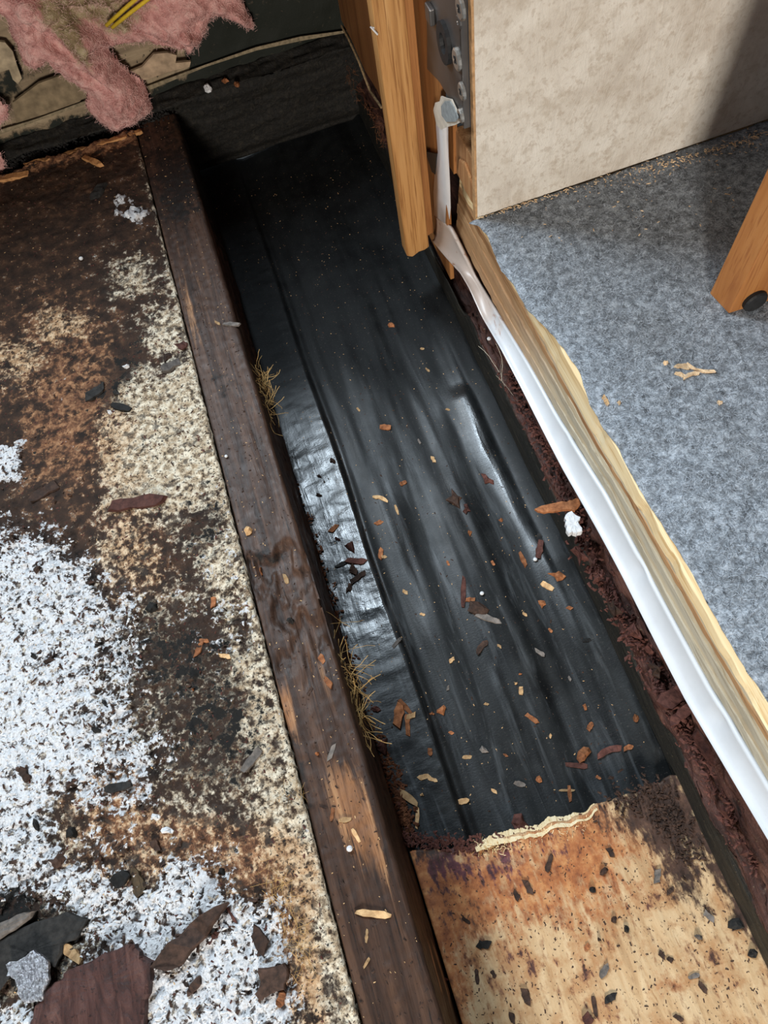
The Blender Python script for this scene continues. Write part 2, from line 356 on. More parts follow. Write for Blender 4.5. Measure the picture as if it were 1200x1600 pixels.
# ------------------------------------------------------------------ surfaces' heights, shared by what lies on them
def foam_masks(X, Y):
    px, py = proj(X, Y, np.zeros_like(X)); wob = (fbm(X * 60, Y * 60, 3, 5) - .5) * 60
    wx, wy = px + wob, py + (fbm(X * 60, Y * 60, 3, 9) - .5) * 60
    main = [(-420, 800), (-60, 815), (50, 835), (110, 858), (165, 925), (182, 970), (172, 1040), (150, 1075), (120, 1125), (150, 1170), (115, 1230), (118, 1310),
            (165, 1355), (205, 1385), (250, 1350), (345, 1345), (372, 1392), (425, 1425), (455, 1500), (470, 1640), (480, 1900), (-600, 1900)]
    s = sdpoly(wx, wy, main)
    white = ss(-60, 45, s) * .70
    white = np.maximum(white, ss(-12, 10, sdpoly(wx, wy, [(-160, 670), (-80, 684), (18, 692), (26, 748), (-80, 768), (-160, 740)])))
    white = np.maximum(white, ss(-14, 16, sdpoly(wx, wy, [(192, 322), (222, 318), (222, 340), (198, 342)])))
    white = np.maximum(white, .52 * ss(-60, 20, sdpoly(wx, wy, [(120, 900), (215, 940), (200, 1120), (260, 1180), (200, 1330), (110, 1330)])))
    white = np.maximum(white, .30 * blob(px, py, 350, 950, 90, 260, 12)) + .26 * blob(px, py, 60, 1160, 90, 90)
    hole = blob(px, py, 100, 1290, 40, 60) * .35 + blob(px, py, 30, 1490, 90, 70, -25) * 1.1 + blob(px, py, 200, 1290, 40, 30) * .3
    white = white - hole
    edge = np.interp(py, [200, 530, 790, 960, 1120, 1400, 1600], [225, 300, 360, 395, 440, 500, 545])
    de = edge - px
    tan = ss(28, 4, de) * .7
    tan = np.maximum(tan, .62 * blob(wx, wy, 215, 430, 55, 40)); tan = np.maximum(tan, .75 * blob(wx, wy, 265, 520, 55, 50))
    tan = np.maximum(tan, .82 * ss(-40, 40, sdpoly(wx, wy, [(150, 700), (185, 590), (250, 570), (310, 540), (380, 830), (330, 800), (230, 810), (170, 800)])))
    tan = np.maximum(tan, .70 * ss(-40, 50, sdpoly(wx, wy, [(250, 790), (365, 780), (400, 920), (470, 1200), (520, 1420), (560, 1620), (460, 1620), (430, 1440), (370, 1200), (330, 960)])))
    tan = np.maximum(tan, .60 * blob(wx, wy, 200, 860, 60, 70)); tan = np.maximum(tan, .70 * blob(wx, wy, 90, 505, 45, 30)); tan = np.maximum(tan, .65 * blob(wx, wy, 25, 560, 55, 40))
    tan = np.maximum(tan, .37 * ss(780, 950, py)); tan = tan - .35 * blob(px, py, 310, 815, 30, 60, 20) - .22 * blob(px, py, 330, 980, 60, 40)
    org = .42 * blob(wx, wy, 110, 590, 90, 90) + .5 * blob(wx, wy, 110, 690, 90, 80) + .4 * blob(wx, wy, 90, 500, 70, 60) + .35 * blob(wx, wy, 0, 560, 60, 60)
    org = org + .5 * blob(wx, wy, 210, 860, 70, 110) + .85 * blob(wx, wy, 330, 1335, 130, 55, 15) + .7 * blob(wx, wy, 170, 1260, 60, 130) + .75 * blob(wx, wy, 460, 1480, 45, 170, -12)
    org = org + .8 * ss(30, 4, np.abs(py - np.interp(px, [0, 110, 225], [268, 235, 208])) + 4)
    blk = .42 * blob(px, py, 320, 815, 35, 70, 20) + .45 * blob(px, py, 250, 1010, 90, 60) + .5 * blob(px, py, 330, 1130, 110, 110) + .9 * blob(px, py, 10, 1460, 80, 90, -30) + .5 * blob(px, py, 200, 560, 25, 60, 20) + .35 * blob(px, py, 155, 610, 40, 20)
    return white, tan, org, blk
def foam_z(X, Y):
    X = np.asarray(X, float); Y = np.asarray(Y, float)
    w, t, o, k = foam_masks(X, Y)
    n = fbm(X * 260, Y * 260, 4, 3); b = fbm(X * 40, Y * 40, 3, 11)
    return -.002 + .0022 * ss(.35, .6, w + (n - .5) * 1.2) + (n - .5) * .0022 + (b - .5) * .003 + .0012 * ss(.4, .7, t)
def joist_z(X, Y):
    X = np.asarray(X, float); Y = np.asarray(Y, float)
    z = -.0045 + (fbm(X * 120, Y * 14, 4, 21) - .5) * .0024 + (fbm(X * 300, Y * 300, 3, 25) - .5) * .001
    pit = ss(.13, .16, Y + (vn(X * 160, Y * 30, 6) - .5) * .03) * ss(.226, .218, Y + (vn(X * 140, X * 0, 4) - .5) * .016)
    z = z - pit * (.0012 + .0034 * ss(.38, .62, fbm(X * 130, Y * 55, 4, 27)))
    return z
def mem_z(X, Y):
    X = np.asarray(X, float); Y = np.asarray(Y, float)
    c = -.005 + (vn(Y * 9, Y * 0, 31) - .5) * .004
    z = np.full(X.shape, -.0905)
    left = ss(c, c - .005, X)
    z = z + left * .004 - np.clip(c - X, 0, 1) * (.04 + .10 * (vn(Y * 9, Y * 0, 39) - .5)) * left + np.clip(X - c, 0, .2) * .05 * (1 - left) * ss(.0, .14, Y) - .0015 * ss(.0, .006, X - c) * ss(.02, .008, X - c)
    z = z + left * (fbm(X * 60, Y * 120, 3, 33) - .5) * .0010
    lines = .6 * fbm(X * 42 + 1.2 * vn(Y * 5, Y * 0, 8), Y * 6, 2, 35) + .4 * fbm(X * 100, Y * 11, 2, 36)
    z = z + (1 - left) * (lines - .5) * .0055 * ss(.0, .02, X - c)
    z = z + .0042 * np.exp(-((X - (.112 - .03 * (Y - .3))) / .011) ** 2) * ss(.36, .34, Y) * ss(.08, .2, Y)
    z = z + .004 * np.exp(-((X - .075) / .008) ** 2) * ss(.30, .22, Y) * ss(.02, .12, Y)
    z = z + ss(.118, .134, X) * .004 + (fbm(X * 25, Y * 12, 2, 41) - .5) * .008 * ss(-.006, .02, X - c)
    return z
def cut_y(X): return np.interp(X, [-.05, -.044, -.006, .03, .061, .085, .111, .125, .14], [.024, .022, .012, .011, .008, .012, .010, .012, .012]) + (fbm(np.asarray(X) * 130, X * 0, 3, 51) - .5) * .004
def ply_z(X, Y):
    X = np.asarray(X, float); Y = np.asarray(Y, float)
    px, py = proj(X, Y, np.full_like(X, -.08))
    z = -.0795 + (fbm(X * 150, Y * 40, 4, 53) - .5) * .0012
    return z - .0022 * ss(.3, .8, blob(px, py, 740, 1325, 90, 25, 8) + fbm(X * 200, Y * 200, 3, 55) * .4 - .2)

# ------------------------------------------------------------------ setting: ground under the floor, back wall, right wall
V, Fc = solid_box(-.6, .9, -.5, 1.0, -.16, -.125); tag(mesh('floor', V, Fc, C_BLACK), kind='structure')

lipY = .735
Xg, Zg = np.meshgrid(np.linspace(-.62, .17, 240), np.linspace(-.03, .5, 160))
Yg = lipY + (fbm(Xg * 30, Zg * 30, 4, 61) - .5) * .006
pxw, pyw = proj(Xg, Yg, Zg)
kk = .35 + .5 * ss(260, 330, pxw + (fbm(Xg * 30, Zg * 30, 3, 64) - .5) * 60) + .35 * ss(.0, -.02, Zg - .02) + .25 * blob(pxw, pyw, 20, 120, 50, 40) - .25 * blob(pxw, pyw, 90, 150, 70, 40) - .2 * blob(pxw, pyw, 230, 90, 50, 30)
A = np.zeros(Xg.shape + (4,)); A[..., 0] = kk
ny, nx = Xg.shape; Vf = np.stack([Xg, Yg, Zg], -1).reshape(-1, 3); Vb = Vf.copy(); Vb[:, 1] = lipY + .02
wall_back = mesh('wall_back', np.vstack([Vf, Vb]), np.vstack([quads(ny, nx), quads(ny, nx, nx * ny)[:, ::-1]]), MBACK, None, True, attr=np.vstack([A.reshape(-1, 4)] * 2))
tag(wall_back, kind='structure')
# pale lip running along the foot of the wall
lip = [PY(x, y, .729) for x, y in [(-120, 240), (0, 206), (55, 188), (130, 161), (235, 136), (320, 103), (400, 76), (470, 60), (548, 48)]]
V, Fc = tube(lip, [.0016 + .0006 * math.sin(k * 2.1) for k in range(len(lip))], 6)
mesh('lip', V, Fc, m_plain('pale_lip_wood', (.24, .19, .12), .7, .2, 0, .4), wall_back)
# torn veneer scraps left on the wall
for poly, mm in [([(203, 112), (222, 104), (240, 84), (262, 82), (276, 86), (274, 98), (298, 96), (296, 104), (262, 112), (230, 124), (206, 126)], (.36, .26, .17)),
                 ([(-30, 60), (8, 66), (20, 80), (26, 100), (34, 122), (28, 131), (20, 124), (14, 108), (2, 112), (-30, 120)], (.33, .26, .17)),
                 ([(20, 160), (60, 130), (110, 112), (150, 110), (140, 130), (125, 158), (70, 178), (25, 192)], (.20, .15, .09))]:
    pts = [PY(x, y, .724) for x, y in poly]
    V, Fc = prism([(p[0], p[2]) for p in pts], 'y', .7235, .7265)
    fix_normals(mesh('veneer_scrap', V, Fc, m_plain('torn_veneer', mm, .75, .2, 0, .35, 120), wall_back))

V, Fc = solid_box(.142, .75, .386, .391, .0635, .40)
wall_right = bevel(mesh('wall_right', V, Fc, MWALL), .0006); tag(wall_right, kind='structure')
V, Fc = solid_box(.1405, .142, .3862, .3908, .0635, .40); mesh('panel_edge', V, Fc, m_plain('raw_panel_edge', (.46, .27, .13), .7), wall_right)
V, Fc = solid_box(.19, .75, .391, .42, .0635, .40); mesh('backing_board', V, Fc, M_OAKP, wall_right)

# ------------------------------------------------------------------ rotted foam panel
X, Y = np.meshgrid(np.concatenate([np.linspace(-.60, -.302, 60), np.linspace(-.30, -.0905, 160)]), np.concatenate([np.linspace(-.34, -.102, 70), np.linspace(-.10, .70, 570)]))
rag = ss(.66, .70, Y); Y = Y + rag * (fbm(X * 90, X * 0, 4, 71) - .5) * .014
X = X + ss(-.0935, -.0905, X) * (vn(Y * 220, Y * 0, 72) - .5) * .0009
w, t, o, k = foam_masks(X, Y)
foam = sheet('foam_floor_panel', X, Y, foam_z(X, Y) + .003 * ss(.688, .70, Y), MFOAM, None, np.stack([w, t, o, k], -1), -.034)
tag(foam, 'rotted subfloor panel, brown skin peeling off white foam, filling the left side', 'floor panel')

# ------------------------------------------------------------------ joist (profile swept along Y)
ys = np.linspace(-.34, .712, 640)
prof = [(-.0892, -.09), (-.0892, -.006)] + [(x, None) for x in np.linspace(-.0888, -.0486, 34)] + [(-.0474, z) for z in np.linspace(-.008, -.092, 26)]
cols = []; ats = []
for i, (x, z) in enumerate(prof):
    xx = np.full_like(ys, x)
    if z is None: zz = joist_z(xx, ys) - .0016 * ss(-.0505, -.0486, xx)
    else: zz = np.full_like(ys, z)
    if i > 35:
        xx = xx + (fbm(ys * 22, np.full_like(ys, z * 260), 4, 81) - .5) * .0055 * ss(-.008, -.02, z) - .001
    if i == 35: xx = xx + (fbm(ys * 90, ys * 0, 3, 82) - .5) * .002
    cols.append(np.stack([xx, ys, zz], -1))
G = np.stack(cols, 1)
px, py = proj(G[..., 0], G[..., 1], G[..., 2])
o = .75 * blob(px, py, 448, 1110, 16, 60, -10) + .85 * blob(px, py, 545, 1260, 30, 90, -12) + .5 * blob(px, py, 590, 1330, 25, 80, -12) + .75 * ss(1400, 1500, py) * ss(-.048, -.0472, G[..., 0]) + .35 * blob(px, py, 500, 1060, 30, 50) + .35 * blob(px, py, 395, 900, 14, 60, -10) + .42 * blob(px, py, 300, 470, 30, 90, -15)
kb = .5 * blob(px, py, 470, 1200, 18, 130, -15) + .5 * blob(px, py, 280, 300, 40, 70) + .55 * blob(px, py, 415, 870, 50, 22) + .4 * ss(.5, .68, G[..., 1]) + .4 * blob(px, py, 350, 600, 30, 50) + .35 * ss(-.01, -.03, G[..., 2]) * ss(1500, 1300, py)
A = np.stack([o, kb, o * 0, o * 0 + 1], -1)
n0, n1 = G.shape[:2]; Fq = quads(n0, n1).tolist(); Fq += [list(range(n1))[::-1], [(n0 - 1) * n1 + k for k in range(n1)]]
Fq += [[i * n1, (i + 1) * n1, (i + 1) * n1 + n1 - 1, i * n1 + n1 - 1] for i in range(n0 - 1)]
joist = mesh('floor_joist', G.reshape(-1, 3), Fq, MJOIST, None, True, attr=A.reshape(-1, 4))
fix_normals(joist); tag(joist, 'long dark rotted timber joist between the foam panel and the black membrane', 'joist')

# ------------------------------------------------------------------ membrane
X, Y = axes(-.052, .1345, 210, -.02, .735, 560)
Z = mem_z(X, Y); A = np.zeros(X.shape + (4,)); px, py = proj(X, Y, Z)
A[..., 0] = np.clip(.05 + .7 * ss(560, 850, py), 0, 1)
fold = ss(-.003, -.006, X - (vn(Y * 9, Y * 0, 31) - .5) * .004)
A[..., 1] = np.clip(.74 * fold * ss(.46, .32, Y) * (.5 + .5 * ss(.12, .2, Y)) + (1 - fold) * np.exp(-((X - (.112 - .03 * (Y - .3))) / .013) ** 2) * ss(.38, .34, Y) * ss(.12, .2, Y) * .45 + (1 - fold) * .33 * ss(.5, .3, Y) * ss(.50, .68, .6 * fbm(X * 60 + vn(Y * 5, Y * 0, 8), Y * 5, 3, 45) + .4 * fbm(X * 14, Y * 9, 2, 46) + .05), 0, 1)
Z = np.where(Y < .03, np.minimum(Z, -.0885 + .25 * np.clip(Y - .012, 0, 1)), Z)
mem = sheet('underfloor_membrane', X, Y, Z, MMEM, None, A, -.11); tag(mem, 'glossy black wrinkled plastic membrane lining the open floor bay', 'membrane')
# torn curl of membrane
c = P(735, 618, -.086); V = []; Fc = []
for i in range(9):
    for j in range(9):
        a = -.3 + 2.2 * j / 8; r = .0055 * (1 - .55 * i / 8)
        V.append((c[0] + r * math.sin(a) * 1.1, c[1] + .012 * (i / 8 - .3), c[2] - .003 + r * (1 - math.cos(a))))
Fc = quads(9, 9).tolist(); o = mesh('membrane_curl', V, Fc, MMEM, mem, True); so = o.modifiers.new('s', 'SOLIDIFY'); so.thickness = .0006

# ------------------------------------------------------------------ bottom plywood
xs = np.linspace(-.0462, .136, 190); us = np.linspace(0, 1, 260)
X, U = np.meshgrid(xs, us); Y = -.34 + (cut_y(X) + .34) * U
Z = ply_z(X, Y); px, py = proj(X, Y, Z)
rust = .95 * blob(px, py, 760, 1385, 150, 75, -8) + .55 * blob(px, py, 960, 1300, 130, 70) + .40 * blob(px, py, 700, 1500, 60, 160) + .35 * blob(px, py, 920, 1400, 60, 90) + .4 * blob(px, py, 1030, 1540, 40, 30) + .8 * ss(60, 0, px - np.interp(py, [1300, 1600], [632, 700]))
pur = .75 * blob(px, py, 700, 1350, 55, 28, 15) + .6 * blob(px, py, 790, 1345, 25, 60) + .3 * blob(px, py, 860, 1330, 30, 20)
brn = .95 * blob(px, py, 1010, 1270, 70, 50, 10) + .85 * blob(px, py, 1060, 1340, 30, 110, -20) + .7 * ss(26, 4, np.interp(py, [1230, 1490, 1600], [1045, 1200, 1265]) - px) + .65 * blob(px, py, 665, 1330, 40, 22) + .75 * blob(px, py, 695, 1580, 26, 40) + .6 * blob(px, py, 1150, 1445, 14, 14) + .3 * blob(px, py, 745, 1450, 25, 90)
ply = sheet('plywood_floor', X, Y, Z, MPLY, None, np.stack([rust, pur, brn, pur * 0 + 1], -1), -.087)
tag(ply, 'bare stained plywood with a ragged broken edge, at bottom right below the membrane', 'plywood')
# lower veneer torn pale along the break, splintered
xs = np.linspace(-.005, .078, 160)
top = []; bot = []
for x in xs:
    y0 = cut_y(np.array(x)); top.append((x, y0 - .004)); bot.append((x, y0 + .0006 + .0022 * float(ss(-.005, .012, x) * ss(.078, .05, x)) * (.55 + .5 * float(vn(x * 160, 0, 9)) + .6 * float(vn(x * 1100, 0, 19)))))
V = []; Fc = []
for i in range(160):
    V += [(top[i][0], top[i][1], -.0786), (bot[i][0], bot[i][1], -.0815), (bot[i][0], bot[i][1], -.0868), (top[i][0], top[i][1], -.0868)]
for i in range(159):
    for k in range(4): Fc.append([i * 4 + k, (i + 1) * 4 + k, (i + 1) * 4 + (k + 1) % 4, i * 4 + (k + 1) % 4])
Fc += [[0, 1, 2, 3], [636, 639, 638, 637]]
o = fix_normals(mesh('torn_veneer', V, Fc, M_PLYY, ply)); tag(o, 'pale yellow splintered veneer along the broken edge')

# ------------------------------------------------------------------ rotten rim on the right of the bay
ys = np.linspace(-.34, .74, 420)
prof = [(.1345, -.094), (.1338, -.080), (.1335, -.066), (.1335, -.055), (.1342, -.047), (.1365, -.0435), (.1395, -.041), (.143, -.037), (.1455, -.032), (.147, -.026), (.148, -.019), (.149, -.011), (.150, -.004), (.156, -.001), (.19, -.001), (.19, -.094)]
ss_ = np.linspace(0, len(prof) - 1.0001, 60)
pr = np.array([np.array(prof[int(s)]) * (1 - s % 1) + np.array(prof[int(s) + 1]) * (s % 1) for s in ss_])
Yv, SI = np.meshgrid(ys, np.arange(60), indexing='ij')
sv = ss_[SI]; Xv = pr[SI, 0].copy(); Zv = pr[SI, 1].copy()
amp = ss(3.2, 5.5, sv) * ss(13.5, 12, sv); rn = fbm(Yv * 70, sv * 1.6, 4, 91); rn2 = fbm(Yv * 28, sv * .8, 3, 93)
Xv += amp * ((rn - .5) * .010 + (rn2 - .5) * .012) + (1 - amp) * (fbm(Yv * 40, sv * 1.2, 3, 95) - .5) * .002 * (sv < 12)
Zv += amp * (rn2 - .5) * .012 + ss(2.5, 4, sv) * ss(6.5, 4.5, sv) * (fbm(Yv * 18, sv * 0, 3, 97) - .5) * .012
Zv = np.minimum(Zv, .001); far = ss(.385, .42, Yv) * ss(.60, .54, Yv) * ss(3, 4.5, sv) * ss(12.5, 10, sv); Zv -= .024 * far; Xv += .004 * far
A = np.zeros(Xv.shape + (4,)); A[..., 0] = ss(3.6, 5.2, sv)
Fq = quads(420, 60).tolist() + [list(range(60))[::-1], [419 * 60 + k for k in range(60)]] + [[i * 60, (i + 1) * 60, (i + 1) * 60 + 59, i * 60 + 59] for i in range(419)]
rim = fix_normals(mesh('rim_joist', np.stack([Xv, Yv, Zv], -1).reshape(-1, 3), Fq, MRIM, None, True, attr=A.reshape(-1, 4)))
tag(rim, 'blackened rim joist crumbling into red brown rot beneath the white trim', 'joist')

# ------------------------------------------------------------------ sill beam across the far end of the bay
X, Zz = np.meshgrid(np.linspace(-.62, .17, 340), np.linspace(-.082, -.002, 50))
Yv = .7195 + (fbm(X * 24, Zz * 130, 4, 101) - .5) * .006 + .006 * ss(-.068, -.08, Zz)
Yv = Yv + ss(-.087, -.093, X) * .006
T = np.linspace(0, 1, 12)[:, None]
Yt = .7195 + .016 * T + (fbm(X[:1] * 24, T * 2 + 9, 4, 103) - .5) * .006 * (1 - T); Zt = -.002 + .008 * T + (fbm(X[:1] * 60, T * 4, 4, 104) - .5) * .006
Xa = np.vstack([X, np.repeat(X[:1], 12, 0), X[:1], X[:1]]); Ya = np.vstack([Yv, Yt, X[:1] * 0 + .7355, X[:1] * 0 + .7355]); Za = np.vstack([Zz, Zt, X[:1] * 0 - .004, X[:1] * 0 - .082])
ny, nx = Xa.shape; Fq = quads(ny, nx).tolist() + [[(ny - 1) * nx + k, (ny - 1) * nx + k + 1, k + 1, k] for k in range(nx - 1)]
Fq += [[k * nx for k in range(ny)], [k * nx + nx - 1 for k in range(ny)][::-1]]
sill = fix_normals(mesh('sill_beam', np.stack([Xa, Ya, Za], -1).reshape(-1, 3), Fq, mat_rot('black_sill', [(.004, .004, .0035), (.011, .0095, .0075), (.03, .025, .018)], .7), None, True))
tag(sill, 'blackened sill beam closing off the far end of the bay', 'beam')

# ------------------------------------------------------------------ slide-out floor: plies, vinyl trim, carpet
trim_b = [(677, 374), (700, 404), (720, 429), (734, 455), (753, 498), (781, 546), (830, 641), (880, 736), (930, 826), (973, 906), (1070, 1094), (1200, 1316), (1330, 1530)]
trim_t = [(680, 338), (702, 353), (722, 393), (740, 430), (775, 490), (822, 569), (865, 645), (943, 771), (1012, 901), (1106, 1074), (1200, 1232), (1330, 1452)]
ply_t = [(704, 290), (722, 316), (742, 352), (762, 402), (787, 470), (824, 532), (879, 608), (934, 693), (1001, 800), (1050, 886), (1110, 995), (1200, 1143), (1330, 1350)]
carp = [(700, 338), (748, 352), (763, 370), (771, 394), (784, 423), (800, 440), (824, 483), (856, 514), (881, 544), (907, 583), (921, 629), (943, 670), (966, 698), (998, 762), (1024, 802), (1076, 886), (1110, 948), (1162, 1040), (1200, 1096), (1330, 1300)]
def curve_at(pts, ys, X0=None, z=None):           # photo polyline -> x(Y), z(Y) on a plane
    W3 = np.array([PX(x, y, X0) if z is None else P(x, y, z) for x, y in pts]); i = np.argsort(W3[:, 1]); W3 = W3[i]
    return np.interp(ys, W3[:, 1], W3[:, 0]), np.interp(ys, W3[:, 1], W3[:, 2])
ys = np.linspace(-.34, .47, 220)
_, zb = curve_at(trim_b, ys, .1335); _, zt = curve_at(trim_t, ys, .1425)
xb = np.full_like(ys, .136) - .002 * ss(.38, .46, ys); xt = np.full_like(ys, .1425) - .006 * ss(.38, .46, ys)
_, zt2 = curve_at(trim_t, ys, .1365); m_ = ss(.38, .46, ys); zt = zt * (1 - m_) + zt2 * m_
cs = [(0, 0, 0), (-.0022, 0, .0008), (-.0028, 0, .0028), (-.0016, .13, 0), (.0, .3, 0), (.0002, .6, 0), (.0, .9, 0), (-.0006, .97, .0006), (.0004, 1, .0012), (.0024, 1, .0004), (.0024, .5, 0), (.0022, .05, 0)]
Gv = []
for dx, u, dz in cs:
    x = xb + (xt - xb) * u + dx; z = zb + (zt - zb) * u + dz
    dent = .0018 * np.exp(-((ys - .119) / .006) ** 2) * math.exp(-((u - .75) / .25) ** 2) + .0016 * np.exp(-((ys - .027) / .006) ** 2) * math.exp(-((u - .7) / .25) ** 2) + .0012 * np.exp(-((ys - .225) / .005) ** 2) * math.exp(-((u - .7) / .25) ** 2)
    Gv.append(np.stack([x + dent + (vn(ys * 14, ys * 0, 7) - .5) * .0008, ys, z], -1))
Gv = np.stack(Gv, 1); n1 = len(cs); Fq = []
for i in range(len(ys) - 1):
    for k in range(n1): Fq.append([i * n1 + k, (i + 1) * n1 + k, (i + 1) * n1 + (k + 1) % n1, i * n1 + (k + 1) % n1])
Fq += [list(range(n1)), [(len(ys) - 1) * n1 + k for k in range(n1)]]
trim = fix_normals(mesh('vinyl_trim_strip', Gv.reshape(-1, 3), Fq, M_TRIM, None, True)); tag(trim, 'long glossy white vinyl trim strip covering the lower half of the cut floor edge', 'trim')

deck = empty('plywood_deck', (.30, .13, .03), 'thick plywood deck edge under the carpet with its pale layers showing', 'floor deck')
ysd = np.linspace(-.34, .445, 260)
_, dzb = curve_at(trim_t, ysd, .1425); _, dzt = curve_at(ply_t, ysd, .148)
dzb = np.clip(dzb, .0, .04) + .0005; dzt = np.clip(dzt, .045, .068)
dzt = np.minimum(dzt, .0612)
fr = [0, .2, .38, .56, .72, .84, .93]; mats = [M_PLYB, M_PLYA, M_PLYB, M_PLYA, M_PLYR, M_PLYA]
for k in range(6):
    a0, a1 = fr[k], fr[k + 1]; V = []; Fq = []
    off = (.0009 if k % 2 else 0) + (.0006 if k == 4 else 0)
    for i, y in enumerate(ysd):
        rg = (float(vn(y * 160, k * 3.3, 5)) - .5) * .0008 + (float(vn(y * 35, k * 7.3, 6)) - .5) * .0007
        x0 = .1445 + (.149 - .1445) * a0 + off + rg; x1 = .1445 + (.149 - .1445) * a1 + off + rg
        z0 = dzb[i] + (dzt[i] - dzb[i]) * a0; z1 = dzb[i] + (dzt[i] - dzb[i]) * a1
        V += [(x0, y, z0), (x1, y, z1), (.7, y, z1), (.7, y, z0)]
    for i in range(len(ysd) - 1):
        for q in range(4): Fq.append([i * 4 + q, (i + 1) * 4 + q, (i + 1) * 4 + (q + 1) % 4, i * 4 + (q + 1) % 4])
    e = (len(ysd) - 1) * 4; Fq += [[0, 1, 2, 3], [e, e + 3, e + 2, e + 1]]
    # the deck stops at the wall panel except for its edge strip
    o = fix_normals(mesh('ply', np.array(V), Fq, mats[k], deck))
# top ply, torn and yellow where the carpet is cut back
xe, _ = curve_at(ply_t, ysd, z=.0605); V = []; Fq = []
ztop = dzb + (dzt - dzb) * .93
for i, y in enumerate(ysd):
    x0 = .1492 + (float(vn(y * 120, 1.1, 5)) - .5) * .0016; j = (float(fbm(y * 60, 3.0, 3, 8)) - .5) * .0015
    V += [(x0, y, ztop[i]), (x0 + .0012, y, .0602 + j * .6), (x0 + .006, y, .0614 + j), (x0 + .03, y, .0606), (.7, y, .0606), (.7, y, .058)]
for i in range(len(ysd) - 1):
    for q in range(6): Fq.append([i * 6 + q, (i + 1) * 6 + q, (i + 1) * 6 + (q + 1) % 6, i * 6 + (q + 1) % 6])
e = (len(ysd) - 1) * 6; Fq += [[0, 1, 2, 3, 4, 5], [e, e + 5, e + 4, e + 3, e + 2, e + 1]]
o = fix_normals(mesh('top_ply', V, Fq, M_PLYY, deck)); tag(o, 'torn yellow top layer showing along the carpet edge')

yc = np.linspace(-.34, .3855, 320); xc, _ = curve_at(carp, yc, z=.0625)
xc = xc + (fbm(yc * 200, yc * 0, 3, 12) - .5) * .0012
U = np.linspace(0, 1, 230) ** 1.4; X = xc[:, None] + (.7 - xc[:, None]) * U[None]; Y = np.repeat(yc[:, None], 230, 1)
Z = .0632 + (fbm(X * 260, Y * 260, 3, 14) - .5) * .0014 + (fbm(X * 30, Y * 30, 2, 15) - .5) * .001
Z -= .0012 * ss(.004, 0, X - xc[:, None])
carpet = sheet('felt_carpet', X, Y, Z, MCARP, None, None, .0617); tag(carpet, 'blue grey felt carpet on the raised deck at right', 'carpet')
def fibres(name, n, pick, length, rad, m, parent, lift=.0006, curl=.6, up=.15):
    """many thin bent hairs joined: each is a 3-point ribbon of triangles"""
    V = np.zeros((n, 6, 3)); Fc = []
    p = pick(n); a = RNG.uniform(0, 2 * np.pi, n); L = length * RNG.uniform(.5, 1.4, n)
    for s in range(3):
        ang = a + (s - 1) * RNG.normal(0, curl, n)
        c = p + np.stack([np.cos(ang), np.sin(ang), np.zeros(n)], -1) * (L * (s - 1) / 2)[:, None] if True else p
        c[:, 2] += lift * (1 if s == 1 else .4) + np.abs(RNG.normal(0, up, n)) * L * (s / 2)
        sd = np.stack([-np.sin(a), np.cos(a), np.zeros(n)], -1) * rad
        V[:, 2 * s] = c - sd; V[:, 2 * s + 1] = c + sd
    b = np.arange(n)[:, None] * 6
    Fc = np.concatenate([b + np.array([[0, 1, 3, 2]]), b + np.array([[2, 3, 5, 4]])])
    o = mesh(name, V.reshape(-1, 3), Fc, m, parent); o['kind'] = 'stuff'; return o
def pick_carpet(n):
    y = RNG.uniform(-.02, .384, n); x0 = np.interp(y, yc, xc); x = x0 + RNG.uniform(0, 1, n) * (.42 - x0)
    return np.stack([x, y, np.full(n, .0634)], -1)
fibres('pale_pile', 20000, pick_carpet, .003, .00007, m_plain('pale_carpet_fibre', (.50, .55, .62), .9, .1), carpet)
fibres('dark_pile', 12000, pick_carpet, .003, .00009, m_plain('dark_carpet_fibre', (.055, .06, .068), .9, .1), carpet)

# ------------------------------------------------------------------ oak boards at the opening
ok = empty('oak_jamb_board', (.116, .477, -.028), 'golden oak jamb board hanging down over the bay with a rough sawn lower end', 'board')
b = [PY(x, y, .47) for x, y in [(636, 401), (645, 402), (655, 394), (664, 391), (671, 386)]]
poly = [(.1052, .55)] + [(p[0], p[2]) for p in b] + [(.1275, .0), (.1275, .55)]
V, Fc = prism(poly, 'y', .470, .484); bevel(fix_normals(mesh('face_board', V, Fc, M_OAK, ok)), .0012)
V, Fc = prism([(.1277, .55), (.1277, -.026), (.1342, -.024), (.1342, .55)], 'y', .474, .49); bevel(fix_normals(mesh('side_strip', V, Fc, M_OAKD, ok)), .0006)
V, Fc = tube([PY(584, 44, .469), PY(579, 42, .468), PY(590, 54, .468)], .0006, 5); mesh('glue_drip', V, Fc, C_WHITE, ok)
sb = [PX(x, y, .137) for x, y in [(660, 360), (705, 447)]]
V, Fc = prism([(.53, -.052), (sb[1][1], -.052), (sb[1][1], -.01), (.44, .05), (.436, .16), (.43, .5), (.53, .5)], 'x', .1368, .1405)
o = bevel(fix_normals(mesh('oak_side_board', V, Fc, M_OAKD)), .0006); tag(o, 'brown oak side board behind the jamb board, its tip pointing into the bay', 'board')
V, Fc = prism([(.595, .013), (.62, .016), (.66, .010), (.70, .016), (.734, .016), (.734, .5), (.535, .5), (.535, .014)], 'x', .134, .139)
o = fix_normals(mesh('brown_wall_panel', V, Fc, M_OAKP)); tag(o, 'brown plywood wall panel in the far corner behind the oak jamb', 'panel')
bp = [PX(x, y, .1335) for x, y in [(528, 30), (545, 62), (560, 95), (578, 142), (596, 168)]]
V, Fc = tube(bp, .0012, 5); o2 = mesh('bottom_edge', V, Fc, m_plain('frayed_pale_edge', (.32, .22, .12), .8, .1, 0, .5), o)

